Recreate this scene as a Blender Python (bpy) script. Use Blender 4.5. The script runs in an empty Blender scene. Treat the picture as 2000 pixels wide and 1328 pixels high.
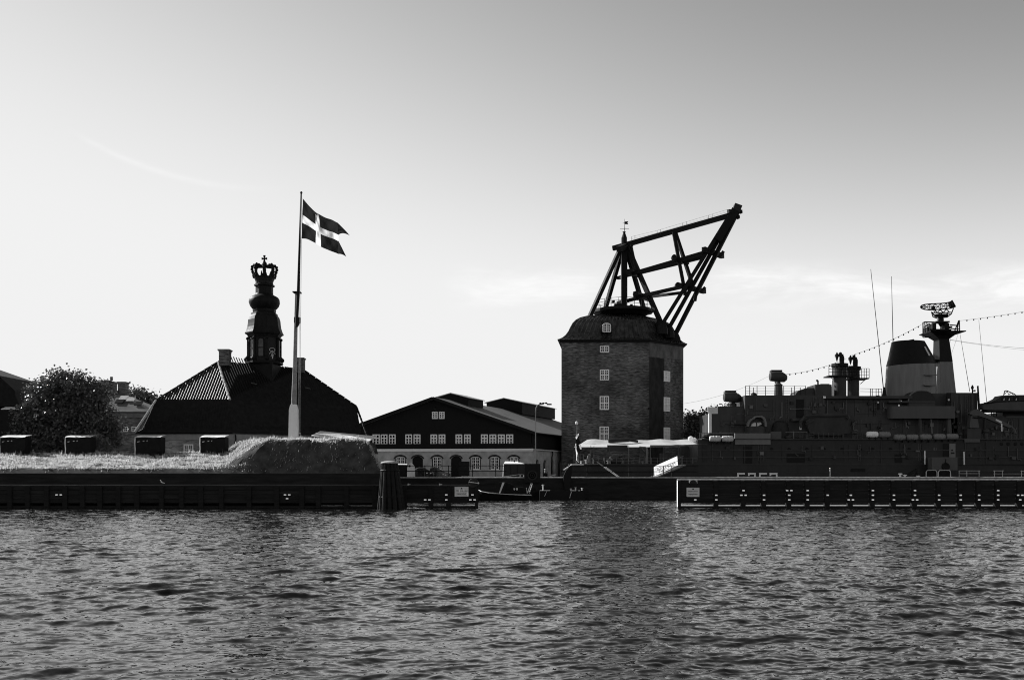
import bpy, bmesh, math, random
import numpy as np
from mathutils import Vector, Matrix

random.seed(7)
rng = np.random.default_rng(7)
sc = bpy.context.scene
COL = sc.collection
PI = math.pi

# ------------------------------------------------------------------ camera
CAM_H = 3.0
cam = bpy.data.cameras.new('camera')
cam_ob = bpy.data.objects.new('camera', cam)
COL.objects.link(cam_ob)
cam.lens = 35; cam.sensor_width = 36; cam.sensor_fit = 'HORIZONTAL'
cam.shift_y = (930 - 664) / 2000
cam.clip_start = 0.1; cam.clip_end = 12000
cam_ob.location = (0, 0, CAM_H)
cam_ob.rotation_euler = (PI / 2, 0, 0)
sc.camera = cam_ob

# ------------------------------------------------------------------ sky and sun
SUN_AZ, SUN_EL = math.radians(-58), math.radians(30)
w = bpy.data.worlds.new('World'); sc.world = w
w.use_nodes = True
nt = w.node_tree; nt.nodes.clear()
N, L = nt.nodes.new, nt.links.new
sky = N('ShaderNodeTexSky'); sky.sky_type = 'NISHITA'; sky.sun_disc = False
sky.sun_elevation = SUN_EL; sky.sun_rotation = SUN_AZ
sky.air_density = 1.0; sky.dust_density = 0.04; sky.ozone_density = 1.0
sep = N('ShaderNodeSeparateColor'); L(sky.outputs[0], sep.inputs[0])

def wm(op, a, b=None, c=None):
    n = N('ShaderNodeMath'); n.operation = op
    for i, x in enumerate((a, b, c)):
        if x is None: continue
        if isinstance(x, (int, float)): n.inputs[i].default_value = x
        else: L(x, n.inputs[i])
    return n.outputs[0]
# black-and-white film behind a red filter: red channel through one shoulder curve, the same over the whole sky
SKY_MID = 2.42
t_ = wm('POWER', wm('DIVIDE', sep.outputs[0], SKY_MID), 2.65)
film = wm('SUBTRACT', 1.0, wm('EXPONENT', wm('MULTIPLY', t_, -1.75)))
film = wm('ADD', wm('MULTIPLY', film, 0.87), 0.015)
# clouds and one old vapour trail, placed by direction in the sky
tc = N('ShaderNodeTexCoord')
sx = N('ShaderNodeSeparateXYZ'); L(tc.outputs['Generated'], sx.inputs[0])
yy = wm('MAXIMUM', sx.outputs[1], 0.02)
A = wm('DIVIDE', sx.outputs[0], yy)
B = wm('DIVIDE', sx.outputs[2], yy)
fwd = wm('GREATER_THAN', sx.outputs[1], 0.05)

def smooth(x, a, b):
    n = N('ShaderNodeMapRange'); n.interpolation_type = 'SMOOTHSTEP'
    L(x, n.inputs[0]); n.inputs[1].default_value = a; n.inputs[2].default_value = b
    return n.outputs[0]
def cloud_noise(scx, scy, seed, detail=7, rough=.6, dist=.5):
    cv = N('ShaderNodeCombineXYZ')
    L(wm('MULTIPLY', A, scx), cv.inputs[0]); L(wm('MULTIPLY', B, scy), cv.inputs[1]); cv.inputs[2].default_value = seed
    n = N('ShaderNodeTexNoise'); n.inputs['Scale'].default_value = 1; n.inputs['Detail'].default_value = detail
    n.inputs['Roughness'].default_value = rough; n.inputs['Distortion'].default_value = dist
    L(cv.outputs[0], n.inputs['Vector'])
    return n.outputs['Fac']
n1 = smooth(cloud_noise(7, 34, 3.7), .36, .68)
n2 = smooth(cloud_noise(24, 110, 9.1, 5, .6, 1.0), .25, .75)
band = wm('MULTIPLY', smooth(B, .155, .185), smooth(B, .222, .192))
side = wm('MAXIMUM', wm('MULTIPLY', smooth(A, .17, .24), 1.0), wm('MULTIPLY', wm('MULTIPLY', smooth(A, -.08, -.03), smooth(A, .14, .06)), .85))
cl = wm('MULTIPLY', wm('MULTIPLY', wm('MULTIPLY', band, side), n1), wm('ADD', wm('MULTIPLY', n2, .5), .5))
# vapour trail
da = wm('ADD', A, .247)
bt = wm('ADD', wm('MULTIPLY', wm('MULTIPLY', da, da), 1.5), .2885)
off = wm('DIVIDE', wm('SUBTRACT', B, bt), .0032)
tr = wm('EXPONENT', wm('MULTIPLY', wm('MULTIPLY', off, off), -1.0))
tr = wm('MULTIPLY', tr, wm('MULTIPLY', smooth(A, -.455, -.40), smooth(A, -.21, -.34)))
tr = wm('MULTIPLY', tr, wm('ADD', wm('MULTIPLY', n2, .22), .26))
white = wm('MULTIPLY', wm('MINIMUM', wm('ADD', wm('MULTIPLY', cl, 1.5), wm('MULTIPLY', tr, .8)), 1.0), fwd)
mix = wm('ADD', wm('MULTIPLY', film, wm('SUBTRACT', 1.0, white)), wm('MULTIPLY', white, .97))
bg = N('ShaderNodeBackground'); L(wm('MULTIPLY', mix, 6.15), bg.inputs[0]); bg.inputs[1].default_value = 0.1
wo = N('ShaderNodeOutputWorld'); L(bg.outputs[0], wo.inputs[0])

SUN_DIR = Vector((math.sin(SUN_AZ) * math.cos(SUN_EL), math.cos(SUN_AZ) * math.cos(SUN_EL), math.sin(SUN_EL)))
sd = bpy.data.lights.new('sun', 'SUN'); sd.energy = 5.0; sd.angle = math.radians(.53); sd.color = (1, 1, 1)
sun = bpy.data.objects.new('sun', sd); COL.objects.link(sun)
sun.location = (-60, 100, 120)
sun.rotation_euler = SUN_DIR.to_track_quat('Z', 'Y').to_euler()

vs = sc.view_settings
vs.view_transform = 'Standard'; vs.look = 'None'; vs.exposure = 0.7; vs.gamma = 1.0
vs.use_curve_mapping = False
sc.render.engine = 'CYCLES'
sc.cycles.use_denoising = True
sc.cycles.pixel_filter_type = 'BLACKMAN_HARRIS'; sc.cycles.filter_width = 1.05
try:
    sc.cycles.denoiser = 'OPENIMAGEDENOISE'
    sc.cycles.denoising_prefilter = 'ACCURATE'
except Exception: pass
sc.cycles.max_bounces = 6; sc.cycles.diffuse_bounces = 3; sc.cycles.glossy_bounces = 3
sc.cycles.transparent_max_bounces = 8
sc.cycles.caustics_reflective = False; sc.cycles.caustics_refractive = False
sc.cycles.sample_clamp_indirect = 4

# ------------------------------------------------------------------ helpers
F = 1944.0
def k(D): return D / F
def P(px, py, D):                    # surveyed point: bearing and height read off the photograph, distance D metres out
    return Vector(((px - 1000) / F * D, D, CAM_H + (930 - py) / F * D))
def V(*a): return Vector(a)
UP = V(0, 0, 1)

_m = {}
def mat(name, v, rough=.75, var=.35, scale=2.0, stretch=(1, 1, 1), bump=0.0, metallic=0.0, spec=.12, detail=6, fine=0.0):
    if name in _m: return _m[name]
    m = bpy.data.materials.new(name); m.use_nodes = True
    t = m.node_tree; b = t.nodes['Principled BSDF']
    b.inputs['Roughness'].default_value = rough; b.inputs['Metallic'].default_value = metallic
    b.inputs['Specular IOR Level'].default_value = spec
    co = t.nodes.new('ShaderNodeTexCoord'); mp = t.nodes.new('ShaderNodeMapping')
    mp.inputs['Scale'].default_value = stretch
    t.links.new(co.outputs['Object'], mp.inputs[0])
    nz = t.nodes.new('ShaderNodeTexNoise'); nz.inputs['Scale'].default_value = scale
    nz.inputs['Detail'].default_value = detail; nz.inputs['Roughness'].default_value = .62
    t.links.new(mp.outputs[0], nz.inputs['Vector'])
    mr = t.nodes.new('ShaderNodeMapRange')
    mr.inputs[1].default_value = .3; mr.inputs[2].default_value = .7
    mr.inputs[3].default_value = v * (1 - var); mr.inputs[4].default_value = min(.9, v * (1 + var))
    t.links.new(nz.outputs['Fac'], mr.inputs[0])
    out = mr.outputs[0]
    t.links.new(out, b.inputs['Base Color'])
    rr = t.nodes.new('ShaderNodeMapRange')
    rr.inputs[1].default_value = .3; rr.inputs[2].default_value = .7
    rr.inputs[3].default_value = max(.03, rough - .1); rr.inputs[4].default_value = min(1, rough + .1)
    t.links.new(nz.outputs['Fac'], rr.inputs[0]); t.links.new(rr.outputs[0], b.inputs['Roughness'])
    if bump:
        bp = t.nodes.new('ShaderNodeBump'); bp.inputs['Strength'].default_value = bump; bp.inputs['Distance'].default_value = .05
        t.links.new(nz.outputs['Fac'], bp.inputs['Height']); t.links.new(bp.outputs[0], b.inputs['Normal'])
    _m[name] = m
    return m

def brick_mat(name, v, lo, hi):
    m = bpy.data.materials.new(name); m.use_nodes = True
    t = m.node_tree; b = t.nodes['Principled BSDF']; ln = t.links.new
    b.inputs['Roughness'].default_value = .9; b.inputs['Specular IOR Level'].default_value = .2
    co = t.nodes.new('ShaderNodeTexCoord'); s = t.nodes.new('ShaderNodeSeparateXYZ'); ln(co.outputs['Object'], s.inputs[0])
    ad = t.nodes.new('ShaderNodeMath'); ad.operation = 'MULTIPLY_ADD'; ln(s.outputs[1], ad.inputs[0]); ad.inputs[1].default_value = .7; ln(s.outputs[0], ad.inputs[2])
    cv = t.nodes.new('ShaderNodeCombineXYZ'); ln(ad.outputs[0], cv.inputs[0]); ln(s.outputs[2], cv.inputs[1])
    br = t.nodes.new('ShaderNodeTexBrick'); ln(cv.outputs[0], br.inputs['Vector'])
    br.inputs['Scale'].default_value = 1; br.inputs['Brick Width'].default_value = .42; br.inputs['Row Height'].default_value = .15
    br.inputs['Mortar Size'].default_value = .018
    br.inputs['Color1'].default_value = (v * .6,) * 3 + (1,); br.inputs['Color2'].default_value = (v * 1.5,) * 3 + (1,); br.inputs['Mortar'].default_value = (v * 1.6,) * 3 + (1,)
    mp = t.nodes.new('ShaderNodeMapping'); mp.inputs['Scale'].default_value = (.6, 3.0, 1); ln(cv.outputs[0], mp.inputs[0])
    n1 = t.nodes.new('ShaderNodeTexNoise'); n1.inputs['Scale'].default_value = 1.6; n1.inputs['Detail'].default_value = 7; n1.inputs['Roughness'].default_value = .7; ln(mp.outputs[0], n1.inputs['Vector'])
    n2 = t.nodes.new('ShaderNodeTexNoise'); n2.inputs['Scale'].default_value = .16; n2.inputs['Detail'].default_value = 4; ln(cv.outputs[0], n2.inputs['Vector'])
    def mrange(x, a, c):
        r = t.nodes.new('ShaderNodeMapRange'); ln(x, r.inputs[0]); r.inputs[1].default_value = .32; r.inputs[2].default_value = .7; r.inputs[3].default_value = a; r.inputs[4].default_value = c
        return r.outputs[0]
    mu = t.nodes.new('ShaderNodeMath'); mu.operation = 'MULTIPLY'; ln(mrange(n1.outputs['Fac'], lo, hi), mu.inputs[0]); ln(mrange(n2.outputs['Fac'], .4, 1.75), mu.inputs[1])
    mx = t.nodes.new('ShaderNodeVectorMath'); mx.operation = 'SCALE'; ln(br.outputs['Color'], mx.inputs[0]); ln(mu.outputs[0], mx.inputs['Scale'])
    ln(mx.outputs[0], b.inputs['Base Color'])
    bp = t.nodes.new('ShaderNodeBump'); bp.inputs['Strength'].default_value = .5; bp.inputs['Distance'].default_value = .04
    ln(n1.outputs['Fac'], bp.inputs['Height']); ln(bp.outputs[0], b.inputs['Normal'])
    _m[name] = m
    return m

def leaf_mat(name, v, trans=.35, sp=.8):
    m = bpy.data.materials.new(name); m.use_nodes = True
    t = m.node_tree; ln = t.links.new; b = t.nodes['Principled BSDF']; o = t.nodes['Material Output']
    g = t.nodes.new('ShaderNodeObjectInfo'); co = t.nodes.new('ShaderNodeTexCoord')
    nz = t.nodes.new('ShaderNodeTexNoise'); nz.inputs['Scale'].default_value = 1.2; nz.inputs['Detail'].default_value = 5; ln(co.outputs['Object'], nz.inputs['Vector'])
    mr = t.nodes.new('ShaderNodeMapRange'); mr.inputs[1].default_value = .3; mr.inputs[2].default_value = .7; mr.inputs[3].default_value = v * .55; mr.inputs[4].default_value = v * 1.45
    ln(nz.outputs['Fac'], mr.inputs[0]); ln(mr.outputs[0], b.inputs['Base Color'])
    b.inputs['Roughness'].default_value = .3; b.inputs['Specular IOR Level'].default_value = sp
    tr = t.nodes.new('ShaderNodeBsdfTranslucent'); ln(mr.outputs[0], tr.inputs['Color'])
    mx = t.nodes.new('ShaderNodeMixShader'); mx.inputs[0].default_value = trans
    ln(b.outputs[0], mx.inputs[1]); ln(tr.outputs[0], mx.inputs[2]); ln(mx.outputs[0], o.inputs['Surface'])
    _m[name] = m
    return m

class MB:
    """collects shapes in world metres and links them as ONE mesh object"""
    def __init__(s): s.v = []; s.f = []
    def add(s, vs_, fs):
        o = len(s.v); s.v += [tuple(p) for p in vs_]; s.f += [tuple(i + o for i in q) for q in fs]; return s
    def prism(s, pts, vec):
        n = len(pts); vec = Vector(vec); pts = [Vector(p) for p in pts]
        vs_ = pts + [p + vec for p in pts]
        fs = [tuple(range(n)), tuple(range(2 * n - 1, n - 1, -1))] + [(i, (i + 1) % n, n + (i + 1) % n, n + i) for i in range(n)]
        return s.add(vs_, fs)
    def box(s, x0, x1, y0, y1, z0, z1):
        return s.prism([(x0, y0, z0), (x1, y0, z0), (x1, y1, z0), (x0, y1, z0)], (0, 0, z1 - z0))
    def pbox(s, px0, px1, py0, py1, D, dep):
        a, b = P(px0, py1, D), P(px1, py0, D)
        return s.box(a.x, b.x, D, D + dep, a.z, b.z)
    def ppoly(s, pts, D, dep):
        return s.prism([P(x, y, D) for x, y in pts], (0, dep, 0))
    def beam(s, p, q, w_, h=None, up=None):
        p, q = Vector(p), Vector(q); h = h or w_
        d = (q - p).normalized(); up = Vector(up) if up else (UP if abs(d.z) < .95 else V(0, 1, 0))
        a = d.cross(up).normalized(); b = a.cross(d)
        a *= w_ / 2; b *= h / 2
        return s.prism([p - a - b, p + a - b, p + a + b, p - a + b], q - p)
    def tube(s, p, q, r0, r1=None, n=8):
        p, q = Vector(p), Vector(q); r1 = r0 if r1 is None else r1
        d = (q - p).normalized(); up = UP if abs(d.z) < .95 else V(0, 1, 0)
        a = d.cross(up).normalized(); b = a.cross(d)
        vs_ = []
        for c, r in ((p, r0), (q, r1)):
            for i in range(n):
                t = 2 * PI * i / n
                vs_.append(c + a * (r * math.cos(t)) + b * (r * math.sin(t)))
        fs = [(i, (i + 1) % n, n + (i + 1) % n, n + i) for i in range(n)] + [tuple(range(n - 1, -1, -1)), tuple(range(n, 2 * n))]
        return s.add(vs_, fs)
    def path(s, pts, r, n=6, closed=False):
        pts = list(pts)
        if closed: pts.append(pts[0])
        for a, b in zip(pts, pts[1:]): s.tube(a, b, r, r, n)
        return s
    def loft(s, rings, cap=True):
        n = len(rings[0]); vs_ = [p for r in rings for p in r]; fs = []
        for j in range(len(rings) - 1):
            for i in range(n):
                fs.append((j * n + i, j * n + (i + 1) % n, (j + 1) * n + (i + 1) % n, (j + 1) * n + i))
        if cap: fs += [tuple(range(n - 1, -1, -1)), tuple(range((len(rings) - 1) * n, len(rings) * n))]
        return s.add(vs_, fs)
    def lathe(s, c, prof, n=16, axis='z', phase=0):
        c = Vector(c); rings = []
        for r, h in prof:
            ring = []
            for i in range(n):
                t = 2 * PI * i / n + phase; a, b = r * math.cos(t), r * math.sin(t)
                ring.append(c + (V(a, b, h) if axis == 'z' else V(h, a, b) if axis == 'x' else V(a, h, b)))
            rings.append(ring)
        return s.loft(rings)
    def ball(s, c, rx, ry=None, rz=None, n=10, m=6):
        ry = ry or rx; rz = rz or rx
        c = Vector(c); rings = []
        for j in range(m + 1):
            ph = -PI / 2 + PI * j / m; cr = max(math.cos(ph), .02)
            rings.append([c + V(rx * cr * math.cos(2 * PI * i / n), ry * cr * math.sin(2 * PI * i / n), rz * math.sin(ph)) for i in range(n)])
        return s.loft(rings)
    def quad(s, *pts): return s.add(pts, [tuple(range(len(pts)))])
    def mesh(s, name, smooth=False, fix=True):
        me = bpy.data.meshes.new(name); me.from_pydata(s.v, [], s.f); me.update()
        if fix and len(s.f) < 60000:
            bm = bmesh.new(); bm.from_mesh(me); bmesh.ops.recalc_face_normals(bm, faces=bm.faces); bm.to_mesh(me); bm.free()
        if smooth:
            me.polygons.foreach_set('use_smooth', [True] * len(me.polygons))
            try: me.set_sharp_from_angle(angle=math.radians(38))
            except Exception: pass
        return me
    def build(s, name, m, parent=None, smooth=False, label=None, kind=None, fix=True):
        return obj(name, s.mesh(name, smooth, fix), m, parent, label, kind)

def obj(name, me, m, parent=None, label=None, kind=None):
    o = bpy.data.objects.new(name, me)
    if m is not None and not me.materials: me.materials.append(m)
    COL.objects.link(o)
    if parent is not None:
        o.parent = parent
        top = parent
        while top.parent is not None: top = top.parent
        if parent is top: o.matrix_parent_inverse = Matrix.Translation(-Vector(top.location))
    if label: o['label'] = label
    if kind: o['kind'] = kind
    return o
def thing(name, label, cat, loc, group=None):
    o = bpy.data.objects.new(name, None); o.empty_display_size = .2
    COL.objects.link(o); o.location = Vector(loc); o['label'] = label; o['category'] = cat
    if group: o['group'] = group
    return o
def tag(o, label, cat, group=None):
    o['label'] = label; o['category'] = cat
    if group: o['group'] = group
    return o
def struct(name, mb, m, parent=None, smooth=False):
    return mb.build(name, m, parent, smooth, kind='structure')
def dup(root, off, label):
    r = root.copy(); COL.objects.link(r); r.location = Vector(root.location) + Vector(off); r['label'] = label
    for ch in root.children:
        c = ch.copy(); COL.objects.link(c); c.parent = r; c.matrix_parent_inverse = ch.matrix_parent_inverse.copy()
        for g in ch.children:
            d = g.copy(); COL.objects.link(d); d.parent = c; d.matrix_parent_inverse = g.matrix_parent_inverse.copy()
    return r

def text_mesh(txt, size, align='CENTER'):
    cu = bpy.data.curves.new('lettering', 'FONT'); cu.body = txt; cu.size = size; cu.align_x = align; cu.align_y = 'CENTER'
    cu.extrude = .004; cu.resolution_u = 3
    o = bpy.data.objects.new('lettering', cu); COL.objects.link(o)
    dg = bpy.context.evaluated_depsgraph_get(); dg.update()
    me = bpy.data.meshes.new_from_object(o.evaluated_get(dg))
    bpy.data.objects.remove(o); bpy.data.curves.remove(cu)
    return me
def lettering(txt, size, centre, u, m, parent, up=UP, sx_=1.0):
    me = text_mesh(txt, size); u = Vector(u).normalized(); up = Vector(up).normalized(); n = u.cross(up)
    M = Matrix((( u.x * sx_, up.x, n.x, centre[0]), (u.y * sx_, up.y, n.y, centre[1]), (u.z * sx_, up.z, n.z, centre[2]), (0, 0, 0, 1)))
    me.transform(M); me.materials.clear()
    return obj('lettering', me, m, parent)

def fm(name, v, tr_):
    m_ = bpy.data.materials.new(name); m_.use_nodes = True; t_ = m_.node_tree
    b_ = t_.nodes['Principled BSDF']; b_.inputs['Base Color'].default_value = (v, v, v, 1); b_.inputs['Roughness'].default_value = .8
    co = t_.nodes.new('ShaderNodeTexCoord'); wv = t_.nodes.new('ShaderNodeTexNoise'); wv.inputs['Scale'].default_value = 9
    t_.links.new(co.outputs['Object'], wv.inputs['Vector'])
    bp_ = t_.nodes.new('ShaderNodeBump'); bp_.inputs['Strength'].default_value = .3; t_.links.new(wv.outputs['Fac'], bp_.inputs['Height']); t_.links.new(bp_.outputs[0], b_.inputs['Normal'])
    tl = t_.nodes.new('ShaderNodeBsdfTranslucent'); tl.inputs[0].default_value = (v, v, v, 1)
    mx = t_.nodes.new('ShaderNodeMixShader'); mx.inputs[0].default_value = tr_
    t_.links.new(b_.outputs[0], mx.inputs[1]); t_.links.new(tl.outputs[0], mx.inputs[2]); t_.links.new(mx.outputs[0], t_.nodes['Material Output'].inputs[0])
    return m_

# materials ---------------------------------------------------------------
M_TAR = mat('tarred_timber', .014, .7, .5, 1.2, (.4, 3, 3), .4)
M_PLANK = mat('weathered_plank', .02, .75, .6, 1.4, (.25, 2, 6), .5)
M_BRIGHTLINE = mat('bright_line_pale', .6, .8, .15, 3)  # pale tone of the log added for a bright line
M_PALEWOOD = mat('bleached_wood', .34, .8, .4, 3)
M_BLACKWOOD = mat('black_cladding', .006, .75, .4, 3, (6, 6, .4), .3, spec=.2)
M_STONE = mat('pale_stone', .4, .9, .3, 1.0, (1, 1, 1), .3, spec=.2)
M_PLASTER = mat('cornice_plaster', .5, .85, .15, 2)
M_WHITE = mat('white_paint', .87, .55, .03, 3)
M_GLASS = mat('window_glass', .012, .08, .5, .6, spec=.5)
M_PALEGLASS = mat('curtained_glass', .2, .25, .5, .5)
M_TILE = mat('dark_roof_tile', .014, .7, .45, 2.2, spec=.1)
M_SUNROLL = mat('sunlit_tile_roll', .07, .36, .4, 3, spec=.3)
M_HIP = mat('sunlit_hip_cap', .5, .8, .2, 3)  # sunlight put into the colour of two hips, the others stay dark
M_SLATE = mat('roofing_felt', .10, .7, .25, .6, (1, 1, 1), spec=.3)
M_COPPER = mat('dark_copper', .012, .55, .5, 1.5, (1, 1, .4), .1, spec=.1)
M_ROOFCU = mat('sheet_copper_roof', .14, .27, .45, 1.5, (1, 1, .4), .12, metallic=.85)
M_DARK = mat('dark_metal', .012, .6, .4, 3)
M_BEAM = mat('black_crane_timber', .007, .7, .5, 2, (2, 2, 2), .2, spec=.2)
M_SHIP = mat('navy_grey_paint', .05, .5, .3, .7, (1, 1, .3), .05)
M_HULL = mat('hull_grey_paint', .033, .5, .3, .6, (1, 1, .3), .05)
M_SHIPD = mat('dark_grey_paint', .028, .55, .25, 1.0, (1, 1, .35), .05)  # darkest of the ship greys, shared by small fittings
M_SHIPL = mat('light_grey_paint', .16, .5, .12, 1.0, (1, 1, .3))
M_BLACKP = mat('black_paint', .008, .5, .4, 2)
M_CANVAS = fm('white_canvas', .86, .5)
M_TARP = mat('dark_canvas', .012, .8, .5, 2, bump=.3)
M_TARPTOP = mat('sunlit_pale_top', .72, .8, .2, 3, (1, 1, 1), .3)  # far paler than the cover: sun on the tops put into colour
M_GRASSG = mat('dry_turf', .055, .95, .6, 1.1, (1, .6, 1), .8, spec=.1, detail=9)
M_EARTH = mat('paved_ground', .14, .9, .3, .5, bump=.2)
M_QUAY = mat('quay_masonry', .02, .85, .5, .9, (.5, .5, 3), .4)
M_BRICK = brick_mat('dark_brick', .052, .2, 2.8)
M_BRICKL = brick_mat('yellow_brick', .3, .75, 1.3)
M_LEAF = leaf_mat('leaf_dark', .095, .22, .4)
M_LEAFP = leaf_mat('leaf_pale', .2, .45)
M_BLADE = leaf_mat('grass_blade', .5, .5, .1)
M_BARK = mat('bark', .03, .9, .5, 3, bump=.6)
M_STEEL = mat('galvanised_steel', .55, .4, .2, 4, metallic=.3)
M_RUBBER = mat('black_rubber', .012, .7, .3, 3)
M_CARP = mat('black_car_paint', .008, .08, .2, 2, spec=1.0)
M_CARG = mat('car_window', .02, .04, .2, 2, spec=1.0)
M_PRINT = mat('black_print', .008, .8, .1, 3)
M_SIGN = mat('sign_board', .62, .6, .1, 2)
M_ROPE = mat('rope', .05, .9, .3, 6)

# ------------------------------------------------------------------ water
def build_water():
    nr, na = 1120, 860
    r = np.exp(np.linspace(math.log(9.5), math.log(131.0), nr))
    a = np.linspace(-math.radians(37), math.radians(37), na)
    R, T = np.meshgrid(r, a, indexing='ij')
    X = R * np.sin(T); Y = R * np.cos(T)
    cell = np.maximum(R * (a[1] - a[0]), R * math.log(r[1] / r[0]))
    Z = np.zeros_like(X)
    g = np.random.default_rng(11)
    nw = 130
    gust = 1.0 + .13 * np.sin(X * .11 + Y * .23 + 1.3 * np.sin(Y * .07)) + .10 * np.sin(X * .31 - Y * .17 + 2) + .08 * np.sin(X * .06 - Y * .41)
    for i in range(nw):
        lam = math.exp(g.uniform(math.log(.10), math.log(2.4)))
        th = -PI / 2 + .30 + g.normal(0, .52)              # the breeze drives the waves towards the camera, a little to the right
        kk = 2 * PI / lam
        amp = .0062 * lam ** .97 * g.uniform(.5, 1.3)
        if lam > 1.4: amp *= .8
        ph = g.uniform(0, 2 * PI)
        fade = np.clip((lam / cell - 2.2) / 2.5, 0, 1)
        # slow patchiness so that groups of waves come and go
        gx, gy, gp = g.normal(0, .22), g.normal(0, .22), g.uniform(0, 6.28)
        env = .62 + .38 * np.sin(gx * X + gy * Y + gp)
        arg = kk * (math.cos(th) * X + math.sin(th) * Y) + ph
        c = np.cos(arg)
        Z += gust * amp * fade * env * (c + .34 * np.cos(2 * arg) + .1 * np.cos(3 * arg))
    me = bpy.data.meshes.new('water')
    nv = nr * na
    # a low flat sheet carries the water on under, behind and beyond the waves
    extra = np.array([(-5000, -3000, -.32), (5000, -3000, -.32), (5000, 9000, -.32), (-5000, 9000, -.32)], dtype=np.float32)
    co = np.concatenate([np.stack([X, Y, Z], -1).reshape(-1, 3).astype(np.float32), extra])
    idx = np.arange(nv).reshape(nr, na)
    q = np.stack([idx[:-1, :-1], idx[:-1, 1:], idx[1:, 1:], idx[1:, :-1]], -1).reshape(-1, 4)
    q = np.concatenate([q, [[nv, nv + 1, nv + 2, nv + 3]]]).astype(np.int32)
    me.vertices.add(len(co)); me.vertices.foreach_set('co', co.ravel())
    me.loops.add(q.size); me.loops.foreach_set('vertex_index', q.ravel())
    me.polygons.add(len(q)); me.polygons.foreach_set('loop_start', np.arange(0, q.size, 4, dtype=np.int32))
    me.polygons.foreach_set('loop_total', np.full(len(q), 4, dtype=np.int32))
    me.polygons.foreach_set('use_smooth', np.ones(len(q), dtype=bool))
    me.update(calc_edges=True); me.validate()
    m = bpy.data.materials.new('harbour_water'); m.use_nodes = True
    t = m.node_tree; ln = t.links.new; b = t.nodes['Principled BSDF']
    b.inputs['Base Color'].default_value = (.006, .006, .006, 1); b.inputs['Roughness'].default_value = .06
    b.inputs['IOR'].default_value = 1.333; b.inputs['Specular IOR Level'].default_value = 1.0
    # ripples too small for the mesh: two scales of slope added to the surface normal (stronger far out, where the mesh carries fewer waves)
    geo = t.nodes.new('ShaderNodeNewGeometry'); co_ = t.nodes.new('ShaderNodeTexCoord')
    def vm(op, a_, b_=None, sc_=None):
        n_ = t.nodes.new('ShaderNodeVectorMath'); n_.operation = op; ln(a_, n_.inputs[0])
        if b_ is not None:
            if isinstance(b_, tuple): n_.inputs[1].default_value = b_
            else: ln(b_, n_.inputs[1])
        if sc_ is not None:
            if isinstance(sc_, float): n_.inputs['Scale'].default_value = sc_
            else: ln(sc_, n_.inputs['Scale'])
        return n_.outputs['Value'] if op == 'LENGTH' else n_.outputs[0]
    dist = vm('LENGTH', co_.outputs['Object'])
    far = t.nodes.new('ShaderNodeMapRange'); ln(dist, far.inputs[0]); far.inputs[1].default_value = 12; far.inputs[2].default_value = 60; far.inputs[3].default_value = .6; far.inputs[4].default_value = 1.15
    tot = None
    for s_, st, amp_ in ((2.2, (.8, 1.6, 1), .42), (8.0, (.9, 1.7, 1), .36)):
        mp = t.nodes.new('ShaderNodeMapping'); mp.inputs['Scale'].default_value = st; mp.inputs['Rotation'].default_value = (0, 0, .22); ln(co_.outputs['Object'], mp.inputs[0])
        nz = t.nodes.new('ShaderNodeTexNoise'); nz.inputs['Scale'].default_value = s_; nz.inputs['Detail'].default_value = 3; nz.inputs['Roughness'].default_value = .55; nz.inputs['Distortion'].default_value = .5; ln(mp.outputs[0], nz.inputs['Vector'])
        v_ = vm('MULTIPLY', vm('SUBTRACT', nz.outputs['Color'], (.5, .5, .5)), (amp_ * .65, amp_ * 1.35, 0))
        tot = v_ if tot is None else vm('ADD', tot, v_)
    ln(vm('NORMALIZE', vm('ADD', geo.outputs['Normal'], vm('SCALE', tot, sc_=far.outputs[0]))), b.inputs['Normal'])
    o = obj('water', me, m); o['kind'] = 'structure'
    return o
build_water()
# ------------------------------------------------------------------ ground and quay
ZQ = 2.8
g = MB()
g.quad((-3000, 131, ZQ), (6.5, 131, ZQ), (6.5, 8000, ZQ), (-3000, 8000, ZQ))
g.quad((6.504, 157, ZQ), (3000, 157, ZQ), (3000, 8000, ZQ), (6.504, 8000, ZQ))
g.build('ground', M_EARTH, kind='structure', fix=False)
q = MB()
q.box(-18, 6.4, 130.0, 130.996, -.8, ZQ - .004)
q.box(6.504, 3000, 156.0, 156.996, -.8, ZQ - .004)
struct('quay_wall', q, M_QUAY)
q = MB(); q.box(6.404, 78, 130.0, 138.6, -.8, ZQ - .002)
pier = q.build('quay_pier', M_QUAY, kind='structure')
q = MB()
q.lathe((-18, 130.15, ZQ - .02), [(.16, 0), (.16, 96)], 8, 'x')
q.build('kerb', mat('quay_edge_stone', .3, .7, .4, 2), pier)

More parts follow.
